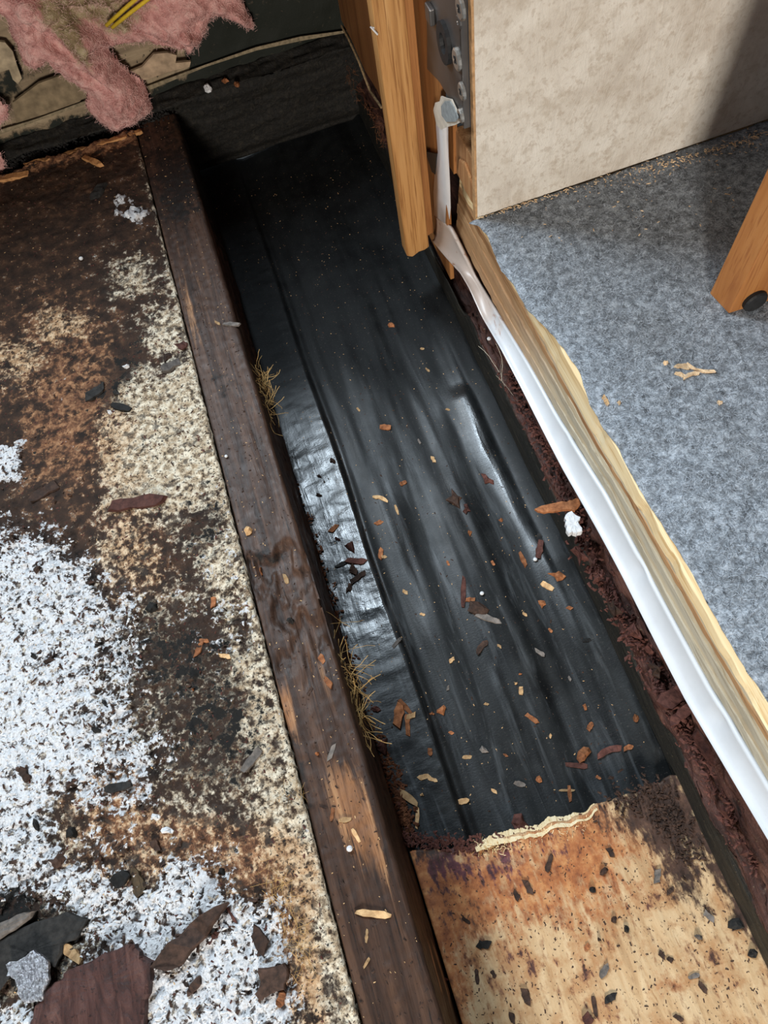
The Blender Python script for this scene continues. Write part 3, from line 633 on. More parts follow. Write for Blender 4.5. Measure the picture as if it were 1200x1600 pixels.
# framing block behind the wall panel's edge
st = empty('framing_block', (.150, .425, .0618), 'torn orange wooden framing block tucked behind the wall panel edge', 'wood block')
V, Fc = prism([(.3925, .062), (.3925, .1), (.436, .1), (.442, .075), (.446, .0618)], 'x', .1445, .155); bevel(fix_normals(mesh('block', V, Fc, m_wood('torn_framing_wood', (.20, .085, .03), (.38, .19, .08), (.50, .29, .14), 2, 1, .7), st)), .001)
V, Fc = prism([(.436, .062), (.432, .112), (.45, .112), (.455, .062)], 'x', .1425, .1455); fix_normals(mesh('side_lath', V, Fc, M_OAKD, st))
V, Fc = prism([(.396, .066), (.394, .082), (.412, .09), (.424, .084), (.428, .07), (.414, .0655)], 'x', .1425, .1447); bevel(fix_normals(mesh('torn_chunk', V, Fc, m_wood('torn_chunk_wood', (.25, .1, .035), (.42, .21, .085), (.5, .3, .14), 2, .7, .8), st)), .0015)

# ------------------------------------------------------------------ steel bracket
br = empty('steel_bracket', (.1405, .43, .115), 'grey steel slide bracket with screws between the oak jamb and wall panel', 'bracket')
XB = .1362
out = [(662, -160), (663, -60), (665, 0), (667, 60), (667, 108), (686, 128), (700, 152), (714, 182), (722, 195), (745, 195), (745, -160)]
pp = [PX(x, y, XB) for x, y in out]; poly = [(max(p[1], .392), p[2]) for p in pp]
V, Fc = prism(poly, 'x', XB, XB + .002); bevel(fix_normals(mesh('plate', V, Fc, M_STEEL, br)), .0005)
V, Fc = solid_box(XB, .1405, .3915, .3935, .132, .4); bevel(mesh('flange', V, Fc, M_STEEL, br), .0004)
def disc_x(name, c, r, h, m, n=14, parent=br, hole=None, rz=1.0):
    V = []; Fc = []
    rings = [(1, 0), (1, -h * .7), (.85, -h), (.35, -h), (.3, -h * .45)] if hole is None else [(1, 0), (1, -h), (hole, -h), (hole * .9, h * .6)]
    for s, dx in rings:
        for k in range(n):
            a = 2 * math.pi * k / n; V.append((XB + dx, c[1] + r * s * math.cos(a), c[2] + r * s * rz * math.sin(a)))
    for i in range(len(rings) - 1):
        for k in range(n): Fc.append([i * n + k, i * n + (k + 1) % n, (i + 1) * n + (k + 1) % n, (i + 1) * n + k])
    Fc.append([(len(rings) - 1) * n + k for k in range(n)]); Fc.append(list(range(n))[::-1])
    o = fix_normals(mesh(name, V, Fc, m, parent, False)); return o
for x, y, r in [(716, 92, .0062), (722, 12, .006), (724, 142, .0052), (722, 180, .0042)]:
    s = disc_x('screw', PX(x, y, XB), r, .0020, M_ZINC)
    c = PX(x, y, XB)
    for a in (0.4, 0.4 + math.pi / 2):
        dy, dz = math.cos(a) * r * .42, math.sin(a) * r * .42; ny_, nz_ = -math.sin(a) * r * .09, math.cos(a) * r * .09
        V, Fc = prism([(c[1] + dy + ny_, c[2] + dz + nz_), (c[1] - dy + ny_, c[2] - dz + nz_), (c[1] - dy - ny_, c[2] - dz - nz_), (c[1] + dy - ny_, c[2] + dz - nz_)], 'x', XB - .0022, XB - .0009)
        fix_normals(mesh('slot', V, Fc, M_RUBBER, s))
disc_x('grommet', PX(697, 66, XB), .0105, .0025, M_RUBBER, 18, hole=.5, rz=1.15)
disc_x('rivet', PX(718, 34, XB), .0038, .0012, M_STEEL, 12)
p = PX(676, 20, XB); V, Fc = solid_box(XB - .0035, XB, p[1] - .005, p[1] + .0045, p[2] - .005, p[2] + .005)
bevel(mesh('square_nut', V, Fc, M_STEEL, br), .0008)

# ------------------------------------------------------------------ torn white vinyl standing up against the opening
vs = empty('torn_vinyl_strip', (.1385, .46, .01), 'torn white vinyl strip standing upright beside the oak jamb above the trim', 'trim')
Lp = [(682, 186), (682, 196), (683, 210), (685, 238), (680, 270), (678, 300), (679, 336)]; Rp = [(699, 190), (700, 200), (700, 218), (701, 245), (703, 285), (704, 325), (702, 354)]
V = []; Fq = []
for (lx, ly), (rx_, ry_) in zip(Lp, Rp):
    for u in (0, .33, .67, 1):
        x, y = lx + (rx_ - lx) * u, ly + (ry_ - ly) * u; xx = .1352 + .004 * u - .0016 * math.sin(u * 3.1)
        V.append(PX(x, y, xx))
o = mesh('strip', V, quads(7, 4).tolist(), M_VINYL, vs, True); so = o.modifiers.new('s', 'SOLIDIFY'); so.thickness = .0009; so.offset = 0
fl = [(678, 172), (681, 160), (688, 158), (690, 150), (698, 153), (706, 155), (714, 172), (721, 190), (712, 195), (700, 198), (690, 202), (683, 195)]
pl = [PX(x, y, .135) for x, y in fl]; V, Fc = prism([(p[1], p[2]) for p in pl], 'x', .1345, .1354)
fix_normals(mesh('torn_flap', V, Fc, m_plain('dirty_white_vinyl', (.60, .55, .47), .5, .3, 0, .2, 120), vs))
gp = [(690, 166), (696, 158), (704, 158), (710, 168), (717, 184), (712, 190), (698, 190), (691, 180)]
pl = [PX(x, y, .1343) for x, y in gp]; V, Fc = prism([(p[1], p[2]) for p in pl], 'x', .1338, .1345)
o = fix_normals(mesh('grey_patch', V, Fc, m_plain('grey_putty', (.26, .29, .30), .6), vs)); tag(o, 'smooth grey patch')
pl = [PX(x, y, .1352) for x, y in [(666, 236), (684, 240), (681, 272), (676, 268)]]; V, Fc = prism([(p[1], p[2]) for p in pl], 'x', .1344, .1356)
o = fix_normals(mesh('black_tape_scrap', V, Fc, M_RUBBER)); tag(o, 'small black tape scrap poking out between oak jamb and white vinyl strip', 'tape')

# ------------------------------------------------------------------ table leg
lg = empty('table_leg', (.272, .252, .0637), 'varnished orange wooden leg with a black glide standing on the carpet at right', 'table leg')
zf = .0637; zt_ = .60
t1 = PY(1200, 251, .262); t2 = PY(1200, 375, .243)
sl = ((t1[0] - P(1110, 461, zf)[0]) / (t1[2] - zf) + (t2[0] - P(1140, 493, zf)[0]) / (t2[2] - zf)) / 2
bx = [P(1110, 461, zf)[0], P(1140, 493, zf)[0], .315, .315]; by = [.262, .243, .243 - .002, .262]
V = [(x, y, zf) for x, y in zip(bx, by)] + [(x + sl * (zt_ - zf), y, zt_) for x, y in zip(bx, by)]
Fc = [[3, 2, 1, 0], [4, 5, 6, 7]] + [[k, (k + 1) % 4, (k + 1) % 4 + 4, k + 4] for k in range(4)]
bevel(fix_normals(mesh('leg', V, Fc, M_LEG, lg)), .0008)
kp = PY(1178, 468, .2425)
V = []; Fc = []; n = 20
for s, dy in [(1, .001), (1, -.0022), (.88, -.0034), (.5, -.0038)]:
    for k in range(n): a = 2 * math.pi * k / n; V.append((kp[0] + .0075 * s * math.cos(a), .2425 + dy, kp[2] + .0075 * s * math.sin(a)))
for i in range(3):
    for k in range(n): Fc.append([i * n + k, i * n + (k + 1) % n, (i + 1) * n + (k + 1) % n, (i + 1) * n + k])
Fc += [[3 * n + k for k in range(n)], list(range(n))[::-1]]
fix_normals(mesh('glide', V, Fc, M_RUBBER, lg, False))

# ------------------------------------------------------------------ pink insulation
def batt(name, poly, Y0, thick, label, seed, nf, brown=()):
    pts = [PY(x, y, Y0) for x, y in poly]; q = [(p[0], p[2]) for p in pts]
    x0, x1 = min(p[0] for p in q), max(p[0] for p in q); z0, z1 = min(p[1] for p in q), max(p[1] for p in q); st = .0016
    Xi, Zi = np.meshgrid(np.arange(x0 - st, x1 + 2 * st, st), np.arange(z0 - st, z1 + 2 * st, st))
    wx = Xi + (fbm(Xi * 120, Zi * 120, 3, seed) - .5) * .006; wz = Zi + (fbm(Xi * 120, Zi * 120, 3, seed + 1) - .5) * .006
    d = sdpoly(wx, wz, q); keep = d > -st * .3
    h = np.sqrt(np.clip(d, 0, .02) / .02) * thick * (.35 + 1.1 * fbm(Xi * 42, Zi * 42 + 3, 4, seed + 2)) + (fbm(Xi * 200, Zi * 200, 3, seed + 3) - .5) * .003 * ss(0, .004, d)
    fold = np.abs(fbm(Xi * 30 + Zi * 22, Zi * 12, 3, seed + 6) - .5) * 2; h = h * (.55 + .65 * ss(.0, .25, fold))
    px, py = proj(Xi, Y0 - h, Zi)
    A = np.zeros(Xi.shape + (4,)); A[..., 0] = sum([a * blob(px, py, bx_, by_, r1, r2, an) for bx_, by_, r1, r2, an, a in brown]) if brown else 0
    ny, nx = Xi.shape; Vf = np.stack([Xi, Y0 - h, Zi], -1).reshape(-1, 3); Vb = np.stack([Xi, Y0 + .003 * ss(0, .004, d), Zi], -1).reshape(-1, 3)
    kq = keep[:-1, :-1] & keep[1:, :-1] & keep[:-1, 1:] & keep[1:, 1:]
    Fq = quads(ny, nx)[kq.ravel()]; used = np.unique(Fq); mp = -np.ones(ny * nx, int); mp[used] = np.arange(len(used)); nu = len(used)
    V = np.vstack([Vf[used], Vb[used]]); Fc = np.vstack([mp[Fq], mp[Fq][:, ::-1] + nu])
    o = mesh(name, V, Fc, MPINK, None, True, attr=np.vstack([A.reshape(-1, 4)[used]] * 2)); tag(o, label, 'insulation')
    def pk(n):
        i = RNG.integers(0, nu, n); return Vf[used][i] + RNG.normal(0, .0012, (n, 3))
    n = nf; Vv = np.zeros((n, 6, 3)); p = pk(n); dirv = RNG.normal(0, 1, (n, 3)); dirv[:, 1] = -np.abs(dirv[:, 1]) * .5; dirv /= np.linalg.norm(dirv, axis=1)[:, None]
    L = RNG.uniform(.002, .005, n)[:, None]; bend = RNG.normal(0, .3, (n, 3)); sdv = np.cross(dirv, [0, .7, -.7]); sdv /= np.linalg.norm(sdv, axis=1)[:, None] + 1e-9
    for s in range(3):
        c = p + dirv * L * (s / 2 - .3) + bend * L * (s / 2) ** 2; Vv[:, 2 * s] = c - sdv * .00006; Vv[:, 2 * s + 1] = c + sdv * .00006
    Vv[..., 1] = np.minimum(Vv[..., 1], .728)
    bb = np.arange(n)[:, None] * 6
    f = mesh('glass_fibres', Vv.reshape(-1, 3), np.concatenate([bb + np.array([[0, 1, 3, 2]]), bb + np.array([[2, 3, 5, 4]])]), m_plain('pink_strand', (.74, .47, .43), .9, .1), o); f['kind'] = 'stuff'
    return o
batt('pink_insulation', [(-60, -80), (-40, 5), (0, 20), (18, 52), (34, 96), (54, 104), (72, 92), (104, 124), (134, 140), (132, 164), (152, 184), (170, 205), (192, 196), (214, 188), (238, 166), (226, 132), (203, 108), (186, 92), (164, 66), (200, 66), (232, 60), (254, 70), (288, 76), (294, 88), (306, 66), (322, 48), (332, 22), (358, 24), (384, 44), (398, 46), (388, 16), (372, -10), (340, -80)],
     .722, .024, 'torn pink fibreglass insulation batt hanging across the back wall down to the panel', 110, 9000, [(150, 10, 90, 28, 0, .9), (95, 45, 14, 50, -40, .7), (120, 70, 16, 60, -30, .7), (185, 40, 30, 20, 0, .6)])
batt('pink_insulation_scrap', [(-60, 150), (0, 158), (14, 164), (10, 185), (-2, 198), (-60, 200)], .716, .008, 'small pink insulation scrap at the left edge against the wall foot', 130, 900)
batt('pink_insulation_scrap', [(-60, 232), (0, 238), (10, 256), (6, 266), (-60, 270)], .712, .006, 'tiny pink insulation scrap low at the left edge behind the panel', 140, 600)
for k, (a, b_, lab) in enumerate([((166, 40), (222, -10), 'yellow wire lying over the pink insulation, the left of two'), ((175, 43), (232, -2), 'yellow wire lying over the pink insulation, the right of two')]):
    pa, pb = PY(*a, .694), PY(*b_, .682); pm = (pa + pb) / 2 + np.array([.0008, -.001, .001])
    V, Fc = tube([pa, pm, pb, pb + (pb - pa) * .8], .0016, 8); o = mesh('yellow_wire', V, Fc, M_YEL, None, True, loc=pa); tag(o, lab, 'wire', 'yellow wires on the insulation')

# ------------------------------------------------------------------ chips, splinters, scraps
SURF = {'m': (mem_z, -.09), 'p': (ply_z, -.0795), 'j': (joist_z, -.0045), 'f': (foam_z, 0.0), 'c': (lambda X, Y: np.asarray(X) * 0 + .0635, .0635)}
def ground(x, y, s):
    if not isinstance(s, str): return P(x, y, s)
    f, z = SURF[s]; p = P(x, y, z)
    for _ in range(2): p = P(x, y, float(f(p[0], p[1])))
    return p
def sliver(name, s, x, y, L, wd, ang, m, label, cat='wood chip', group=None, thick=None, seed=0, tip=.0, lift=0, curve=0):
    """one split piece of wood: jagged plank of 7 stations, lying on its surface"""
    r = random.Random(seed); a = math.radians(ang); dx, dy = math.cos(a) * L / 2, math.sin(a) * L / 2
    c = ground(x, y, s); zc = c[2]; p0, p1 = P(x - dx, y - dy, zc), P(x + dx, y + dy, zc)
    pw = P(x - math.sin(a) * wd / 2, y + math.cos(a) * wd / 2, zc); hw = np.linalg.norm(pw - c)
    t = (p1 - p0); Ln = np.linalg.norm(t); t /= Ln; nrm = np.array([-t[1], t[0], 0]); th = thick if thick else min(.0035, max(.0009, hw * .8))
    V = []; n = 6; e0, e1 = .45 + .55 * r.random(), .35 + .6 * r.random(); sk = r.uniform(-.5, .5)
    sf = SURF[s][0] if isinstance(s, str) else None
    for i in range(n):
        u = i / (n - 1); e = 1 - abs(2 * u - 1); w_ = hw * (.78 + .4 * r.random()) * (1 if 0 < i < n - 1 else (e0 if i == 0 else e1))
        if tip and u > .5: w_ *= 1 - tip * (u - .5) * 1.9
        cc = p0 + t * Ln * u + nrm * curve * math.sin(u * math.pi) * Ln
        zz = zc if sf is None else min(zc, float(sf(cc[0], cc[1])) + .0004) * .5 + zc * .5
        for sd_, top in ((-1, 0), (1, 0), (1, 1), (-1, 1)):
            q = cc + nrm * sd_ * w_ * (1 - .15 * top * r.random()) + t * ((r.random() - .5) * Ln * .10 + (sd_ * sk * hw if i in (0, n - 1) else 0))
            V.append((q[0], q[1], zz - .0003 + lift * u + top * th * (.6 + .6 * r.random())))
    Fc = []
    for i in range(n - 1):
        for k in range(4): Fc.append([i * 4 + k, i * 4 + (k + 1) % 4, (i + 1) * 4 + (k + 1) % 4, (i + 1) * 4 + k])
    Fc += [[3, 2, 1, 0], [(n - 1) * 4 + k for k in range(4)]]
    o = mesh(name, V, Fc, m, None, False, loc=c); fix_normals(o); return tag(o, label, cat, group)
def chunk(name, s, x, y, sx, sy, ang, m, label, cat='wood chunk', group=None, h=.004, seed=0, rough=.5):
    """one crumbly lump"""
    r = random.Random(seed * 7 + 1); c = ground(x, y, s); a = math.radians(ang)
    ex = P(x + math.cos(a) * sx / 2, y + math.sin(a) * sx / 2, c[2]) - c; ey = P(x - math.sin(a) * sy / 2, y + math.cos(a) * sy / 2, c[2]) - c
    V = [(c[0], c[1], c[2] + h)]; rings = [(.55, 1.0), (.92, .6), (1.0, 0.0)]; n = 8; Fc = []; rad = [1 - rough * 1.1 * r.random() ** 1.3 for _ in range(n)]
    for s_, hz in rings:
        for k in range(n):
            b = 2 * math.pi * k / n; q = s_ * rad[k] * (.9 + .2 * r.random()); hh = h * hz * (.6 + .6 * r.random())
            v = c + ex * math.cos(b) * q + ey * math.sin(b) * q; V.append((v[0], v[1], c[2] - .0003 + hh))
    for k in range(n): Fc.append([0, 1 + k, 1 + (k + 1) % n])
    for i in range(2):
        for k in range(n): Fc.append([1 + i * n + k, 1 + (i + 1) * n + k, 1 + (i + 1) * n + (k + 1) % n, 1 + i * n + (k + 1) % n])
    Fc.append([1 + 2 * n + k for k in range(n)][::-1])
    o = mesh(name, V, Fc, m, None, False, loc=c); fix_normals(o); return tag(o, label, cat, group)
def slab(name, s, poly, th, m, label, cat, seed=0, tilt=0, group=None):
    """one flat broken piece with the given outline, edges roughened, top uneven"""
    r = random.Random(seed); pts = []
    n = len(poly)
    for k in range(n):
        (x0, y0), (x1, y1) = poly[k], poly[(k + 1) % n]
        for q in range(3): u = q / 3; j = 0 if q == 0 else 2.2; pts.append((x0 + (x1 - x0) * u + r.uniform(-j, j), y0 + (y1 - y0) * u + r.uniform(-j, j)))
    cx, cy = sum(p[0] for p in pts) / len(pts), sum(p[1] for p in pts) / len(pts); c = ground(cx, cy, s); N = len(pts); V = []; Fc = []
    for f, z in ((1.0, -.0004), (1.0, th * .8), (.93, th), (.5, th * 1.05)):
        for x, y in pts:
            v = P(cx + (x - cx) * f, cy + (y - cy) * f, c[2]); V.append((v[0], v[1], c[2] + z + (r.uniform(-.3, .3) * th * (.5 if f > .95 else .15) if z > 0 else 0) + tilt * (v[0] - c[0])))
    V.append((c[0], c[1], c[2] + th))
    for i in range(3):
        for k in range(N): Fc.append([i * N + k, i * N + (k + 1) % N, (i + 1) * N + (k + 1) % N, (i + 1) * N + k])
    for k in range(N): Fc.append([3 * N + k, 3 * N + (k + 1) % N, 4 * N])
    Fc.append(list(range(N))[::-1])
    o = mesh(name, V, Fc, m, None, False, loc=c); fix_normals(o); return tag(o, label, cat, group)

# on the membrane: (x, y, length, width, angle, tone, shape, label)
r_, t_, d_, mr, bk, gy, wh = C_RUST, C_TAN, C_DARK, C_MAROON, C_BLACK, C_GREY, C_WHITE
MEM = [
 (602, 668, 17, 7, 5, r_, 's', 'lone orange chip high on the middle of the black membrane'),
 (762, 750, 30, 16, 40, mr, 'c', 'curved maroon bark piece near the bright right fold of the membrane'),
 (712, 780, 40, 30, 30, d_, 'c', 'large dark crumbly lump in the middle of the membrane'),
 (729, 796, 20, 14, 60, mr, 'c', 'maroon chunk touching the dark crumbly lump on the membrane'),
 (594, 780, 24, 6, 20, t_, 's', 'curled twig beside the left fold, left of the dark lump'),
 (733, 832, 14, 12, 80, r_, 'c', 'rust crumb just below the maroon chunk on the membrane'),
 (843, 858, 28, 11, 100, mr, 's', 'maroon splinter near the bead at the right of the membrane'),
 (843, 842, 15, 8, 80, bk, 's', 'black chip at the upper tip of the maroon splinter'),
 (817, 874, 24, 7, 65, r_, 's', 'orange stick left of the white bead on the membrane'),
 (872, 899, 36, 24, 10, r_, 'c', 'pile of orange wood shreds at the right of the membrane'),
 (855, 916, 22, 9, 30, t_, 's', 'tan stick under the pile of orange shreds'),
 (846, 944, 17, 13, 45, r_, 'c', 'small orange flake below the pile of orange shreds'),
 (724, 926, 48, 8, 92, mr, 's', 'long upright brown stick in the middle of the membrane'),
 (735, 937, 14, 7, 0, r_, 's', 'orange chip right beside the long upright brown stick'),
 (746, 950, 46, 26, 10, d_, 'c', 'flat dark crumble below the long upright brown stick'),
 (765, 967, 42, 9, 20, C_GREY, 's', 'grey brown stick lying across the flat dark crumble'),
 (549, 856, 24, 22, 60, mr, 'c', 'maroon chunk at the top of the clump on the shiny left fold'),
 (556, 877, 30, 10, 5, mr, 's', 'horizontal maroon chip in the clump on the shiny left fold'),
 (538, 880, 30, 6, -25, bk, 's', 'thin black stick in the clump on the shiny left fold'),
 (551, 892, 22, 26, 0, d_, 'c', 'dark crumb at the centre of the clump on the shiny left fold'),
 (560, 902, 30, 8, -35, d_, 's', 'dark slanting chip at the lower right of the left fold clump'),
 (545, 920, 13, 22, 0, d_, 'c', 'dark lump at the lowest end of the left fold clump'),
 (522, 826, 16, 7, -45, r_, 's', 'small rust chip above the clump on the shiny left fold'),
 (527, 842, 12, 8, 40, mr, 'c', 'maroon crumb just above the clump on the shiny left fold'),
 (498, 774, 14, 8, 20, d_, 'c', 'dark crumb on the left fold near the exposed rot'),
 (499, 744, 12, 7, 40, d_, 'c', 'dark crumb at the top of the bright part of the left fold'),
 (520, 720, 12, 10, 60, d_, 'c', 'dark crumb on the crease above the bright left fold'),
 (595, 865, 17, 7, 100, r_, 's', 'rust chip just right of the crease beside the clump'),
 (754, 1012, 26, 9, -50, d_, 's', 'curled dark shred below the grey brown stick'),
 (706, 1031, 10, 6, -40, t_, 's', 'tiny tan chip alone below the dark crumble'),
 (689, 1110, 28, 18, -30, r_, 'c', 'rust clump right of the crease in the lower membrane'),
 (675, 1115, 10, 7, 0, r_, 'c', 'rust crumb left of the rust clump at the crease'),
 (587, 1108, 20, 20, -30, mr, 'c', 'maroon crumb at the left side of the lower fold'),
 (623, 1117, 38, 15, 100, r_, 's', 'broad rust splinter standing out on the lower left fold'),
 (633, 1104, 28, 8, 50, r_, 's', 'slanting rust stick across the broad rust splinter'),
 (637, 1133, 34, 8, 88, r_, 's', 'upright rust stick below the slanting one on the left fold'),
 (642, 1119, 15, 8, -20, t_, 's', 'short tan chip right of the broad rust splinter'),
 (672, 1175, 12, 7, 90, r_, 's', 'small rust chip on the crease below the rust sticks'),
 (730, 1183, 15, 6, 0, t_, 's', 'flat tan chip right of the crease near the bottom'),
 (756, 1171, 18, 12, 30, gy, 'c', 'grey flake right of the flat tan chip'),
 (662, 1214, 19, 8, -15, t_, 's', 'tan chip on the bottom of the left fold, left of a pair'),
 (676, 1218, 15, 6, 15, t_, 's', 'tan chip on the bottom of the left fold, right of a pair'),
 (598, 1166, 36, 32, 30, mr, 'c', 'fan of rotten red wood against the joist foot'),
 (638, 1246, 34, 10, 38, t_, 's', 'tan stick slanting near the joist above the plywood break'),
 (652, 1278, 34, 6, 95, t_, 's', 'thin upright tan stick above the plywood break'),
 (630, 1286, 28, 8, 32, t_, 's', 'tan stick lowest beside the joist above the plywood break'),
 (624, 1258, 20, 14, 80, mr, 'c', 'maroon crumb between the tan sticks beside the joist'),
 (660, 1242, 9, 8, 0, t_, 'c', 'tan crumb right of the slanting tan stick'),
 (723, 1252, 20, 9, -10, t_, 's', 'tan crossed chips above the maroon block at the break'),
 (772, 1236, 10, 5, 30, t_, 's', 'tiny tan sliver left of centre near the plywood break'),
 (812, 1225, 18, 8, 15, gy, 's', 'grey brown flake above the maroon block'),
 (843, 1218, 14, 13, 0, r_, 'c', 'rust crumb right of the grey brown flake'),
 (832, 1123, 24, 7, 35, r_, 's', 'bright orange stick in the lower middle of the membrane'),
 (814, 1079, 13, 7, 90, t_, 's', 'tan chip above the bright orange stick'),
 (812, 1053, 8, 6, 0, r_, 'c', 'rust speck topmost above the bright orange stick'),
 (806, 1068, 8, 6, 0, t_, 'c', 'tan speck between the rust speck and tan chip'),
 (812, 1288, 36, 42, 10, mr, 'c', 'big maroon block sitting on the plywood break'),
 (914, 1104, 15, 10, 60, r_, 'c', 'orange pair of crumbs at the right of the lower membrane'),
 (922, 1135, 14, 8, -60, r_, 's', 'orange chip below the orange pair of crumbs'),
 (913, 1180, 34, 24, -60, r_, 'c', 'bright orange block near the bottom right of the membrane'),
 (901, 1196, 34, 9, 5, mr, 's', 'red stick under the bright orange block'),
 (952, 1176, 40, 12, -20, C_MAROON, 's', 'curled purple brown shred right of the orange block'),
 (982, 1169, 15, 8, -15, r_, 's', 'small orange chip right of the curled purple shred'),
 (994, 1122, 12, 18, 10, r_, 'c', 'orange flake against the rim at the right'),
 (890, 1240, 26, 6, 85, r_, 's', 'upright orange twig of a cross above the plywood'),
 (886, 1235, 24, 4, 0, t_, 's', 'thin horizontal twig of a cross above the plywood'),
 (842, 1019, 22, 6, 30, gy, 's', 'grey sliver in the right middle of the membrane'),
 (919, 1000, 16, 5, -10, bk, 's', 'black sliver near the rim right of the grey sliver'),
 (620, 1004, 20, 5, -50, gy, 's', 'grey straw on the left fold below the bright part'),
 (600, 870, 8, 5, 0, t_, 's', None), (620, 797, 16, 4, 70, t_, 's', None), (592, 817, 12, 6, -20, r_, 's', None), (677, 718, 11, 5, 60, t_, 's', None), (630, 755, 11, 6, -25, r_, 's', None),
 (783, 812, 10, 8, 30, r_, 'c', None), (633, 925, 9, 5, 30, t_, 's', None), (655, 690, 8, 3, 60, gy, 's', None), (560, 640, 7, 3, 50, t_, 's', None), (700, 640, 7, 3, 20, t_, 's', None), (668, 578, 8, 3, 40, t_, 's', None), (612, 508, 14, 10, 0, r_, 'c', None), (660, 545, 6, 3, 10, t_, 's', None),
 (860, 985, 8, 4, 45, r_, 's', None), (700, 1075, 8, 4, 100, gy, 's', None), (780, 1010, 7, 4, 30, t_, 's', None), (890, 1060, 8, 4, 60, gy, 's', None), (760, 1100, 7, 4, 15, t_, 's', None), (705, 1145, 8, 5, 20, r_, 's', None), (860, 1150, 7, 4, 100, t_, 's', None), (790, 1180, 7, 4, 40, r_, 's', None), (935, 1215, 9, 5, 30, r_, 's', None), (700, 880, 8, 4, 70, r_, 's', None), (660, 960, 8, 4, 20, t_, 's', None), (770, 880, 8, 4, 60, r_, 's', None), (820, 960, 8, 4, 30, t_, 's', None), (890, 950, 8, 5, 20, r_, 's', None)]
_used = set()
def stray_label(x, y, m):
    tone = {r_.name: 'rust', t_.name: 'tan', gy.name: 'grey'}.get(m.name, 'dark')
    marks = sorted((math.hypot(q[0] - x, q[1] - y), q) for q in [(q[0], q[1], q[7]) for q in MEM if q[7] and len(q[7].split()) <= 10 and q[7].split()[0] not in ('tan', 'rust', 'dark', 'lone')])
    for _, (qx, qy, l) in marks:
        dx, dy = x - qx, y - qy
        side = ('left of' if dx < 0 else 'right of') if abs(dx) > abs(dy) else ('above' if dy < 0 else 'below')
        t = 'tiny %s speck %s the %s' % (tone, side, l)
        if t not in _used: _used.add(t); return t
for k, (x, y, L, wd, an, m, sh, lab) in enumerate(MEM):
    g = 'wood chips strewn over the black membrane'; lab = lab or stray_label(x, y, m)
    if sh == 's': sliver('wood_chip' if wd > 6 else 'wood_splinter', 'm', x, y, L, wd, an, m, lab, 'wood chip', g, seed=k, curve=.1 if 'curl' in lab else 0)
    else: chunk('wood_crumb' if L < 30 else 'rotten_wood_lump', 'm', x, y, L, wd, an, m, lab, 'wood chip', g, h=.0012 + .00009 * min(L, wd), seed=k, rough=.6)

# on the bare plywood
PLYC = [(858, 1349, 28, 9, 108, d_, 'tall dark chip right of the torn pale veneer on the plywood'), (825, 1386, 23, 10, 65, d_, 'dark chip slanting on plywood left of centre, above the light area'), (807, 1399, 16, 9, 60, d_, 'dark chip just left of the slanting one on plywood'),
 (926, 1390, 14, 13, 0, bk, 'round black crumb in the upper middle of the plywood'), (943, 1362, 22, 12, -50, d_, 'folded dark flake above the round black crumb'), (954, 1332, 16, 8, 60, d_, 'small dark chip topmost on the plywood'), (1027, 1369, 21, 10, 95, gy, 'brown flake at the dark stain on the plywood'),
 (1047, 1392, 13, 8, -40, d_, 'dark angled chip beside the brown flake'), (756, 1476, 20, 13, 0, bk, 'black square chip on the left half of the plywood'), (728, 1438, 16, 6, 35, d_, 'thin dark chip upper left of the black square chip'), (960, 1437, 12, 14, 20, d_, 'dark crumb at the centre of the plywood'),
 (978, 1452, 11, 16, 0, bk, 'black crumb right of the central dark crumb'), (936, 1468, 10, 7, 30, d_, 'small dark oval crumb below the central crumb'), (917, 1480, 11, 8, -50, r_, 'small brown chip left of the grey chip on plywood'), (944, 1517, 24, 10, -60, gy, 'blue grey chip on the pale middle of the plywood'),
 (1034, 1492, 14, 8, 50, d_, 'dark curl on the right half of the plywood, upper of two'), (1047, 1499, 10, 8, 30, d_, 'dark curl on the right half of the plywood, lower of two'), (1084, 1525, 18, 8, -20, gy, 'grey flake low on the right half of the plywood'), (1098, 1543, 20, 9, 50, d_, 'dark chip below the grey flake on the right'),
 (822, 1557, 26, 12, 75, d_, 'dark chip near the bottom edge, left of centre on plywood'), (954, 1559, 20, 12, -30, bk, 'black winged flake near the bottom of the plywood'), (929, 1572, 34, 8, 80, d_, 'long dark splinter near the bottom edge of the plywood'), (918, 1592, 18, 16, 60, mr, 'maroon chunk cut by the bottom edge of the picture'),
 (1092, 1464, 16, 11, 10, gy, 'grey brown crumb near the right edge of plywood'), (1108, 1432, 20, 9, 40, gy, 'faint brown flake below the dark stain on plywood'), (675, 1506, 22, 20, 0, bk, 'black ball of rot beside the joist on the plywood'), (688, 1528, 32, 8, 15, mr, 'maroon stick pointing from the black ball by the joist'),
 (745, 1525, 24, 6, 85, d_, 'thin upright dark splinter left of centre on plywood'), (771, 1522, 12, 7, 60, d_, 'small dark chip beside the thin upright splinter'), (695, 1566, 30, 34, 0, bk, 'mossy black lump beside the joist near the bottom'), (1151, 1445, 32, 26, 20, bk, 'soft black lump against the rim at the right of the plywood'), (1176, 1490, 22, 18, 20, bk, 'lower black lump against the rim at the right'), (800, 1590, 16, 9, 80, d_, 'small dark chip at bottom edge left of the maroon chunk'),
 (1060, 1590, 16, 8, 30, d_, 'small dark chip at bottom edge right of the maroon chunk')]
for k, (x, y, L, wd, an, m, lab) in enumerate(PLYC):
    if 'ball' in lab or 'lump' in lab or 'round' in lab or 'crumb' in lab: chunk('rotten_wood_lump', 'p', x, y, L, wd, an, m, lab, 'wood chip', group='wood chips on the bare plywood', h=.0028, seed=100 + k, rough=.4)
    else: sliver('wood_chip', 'p', x, y, L, wd, an, m, lab, group='wood chips on the bare plywood', seed=100 + k)
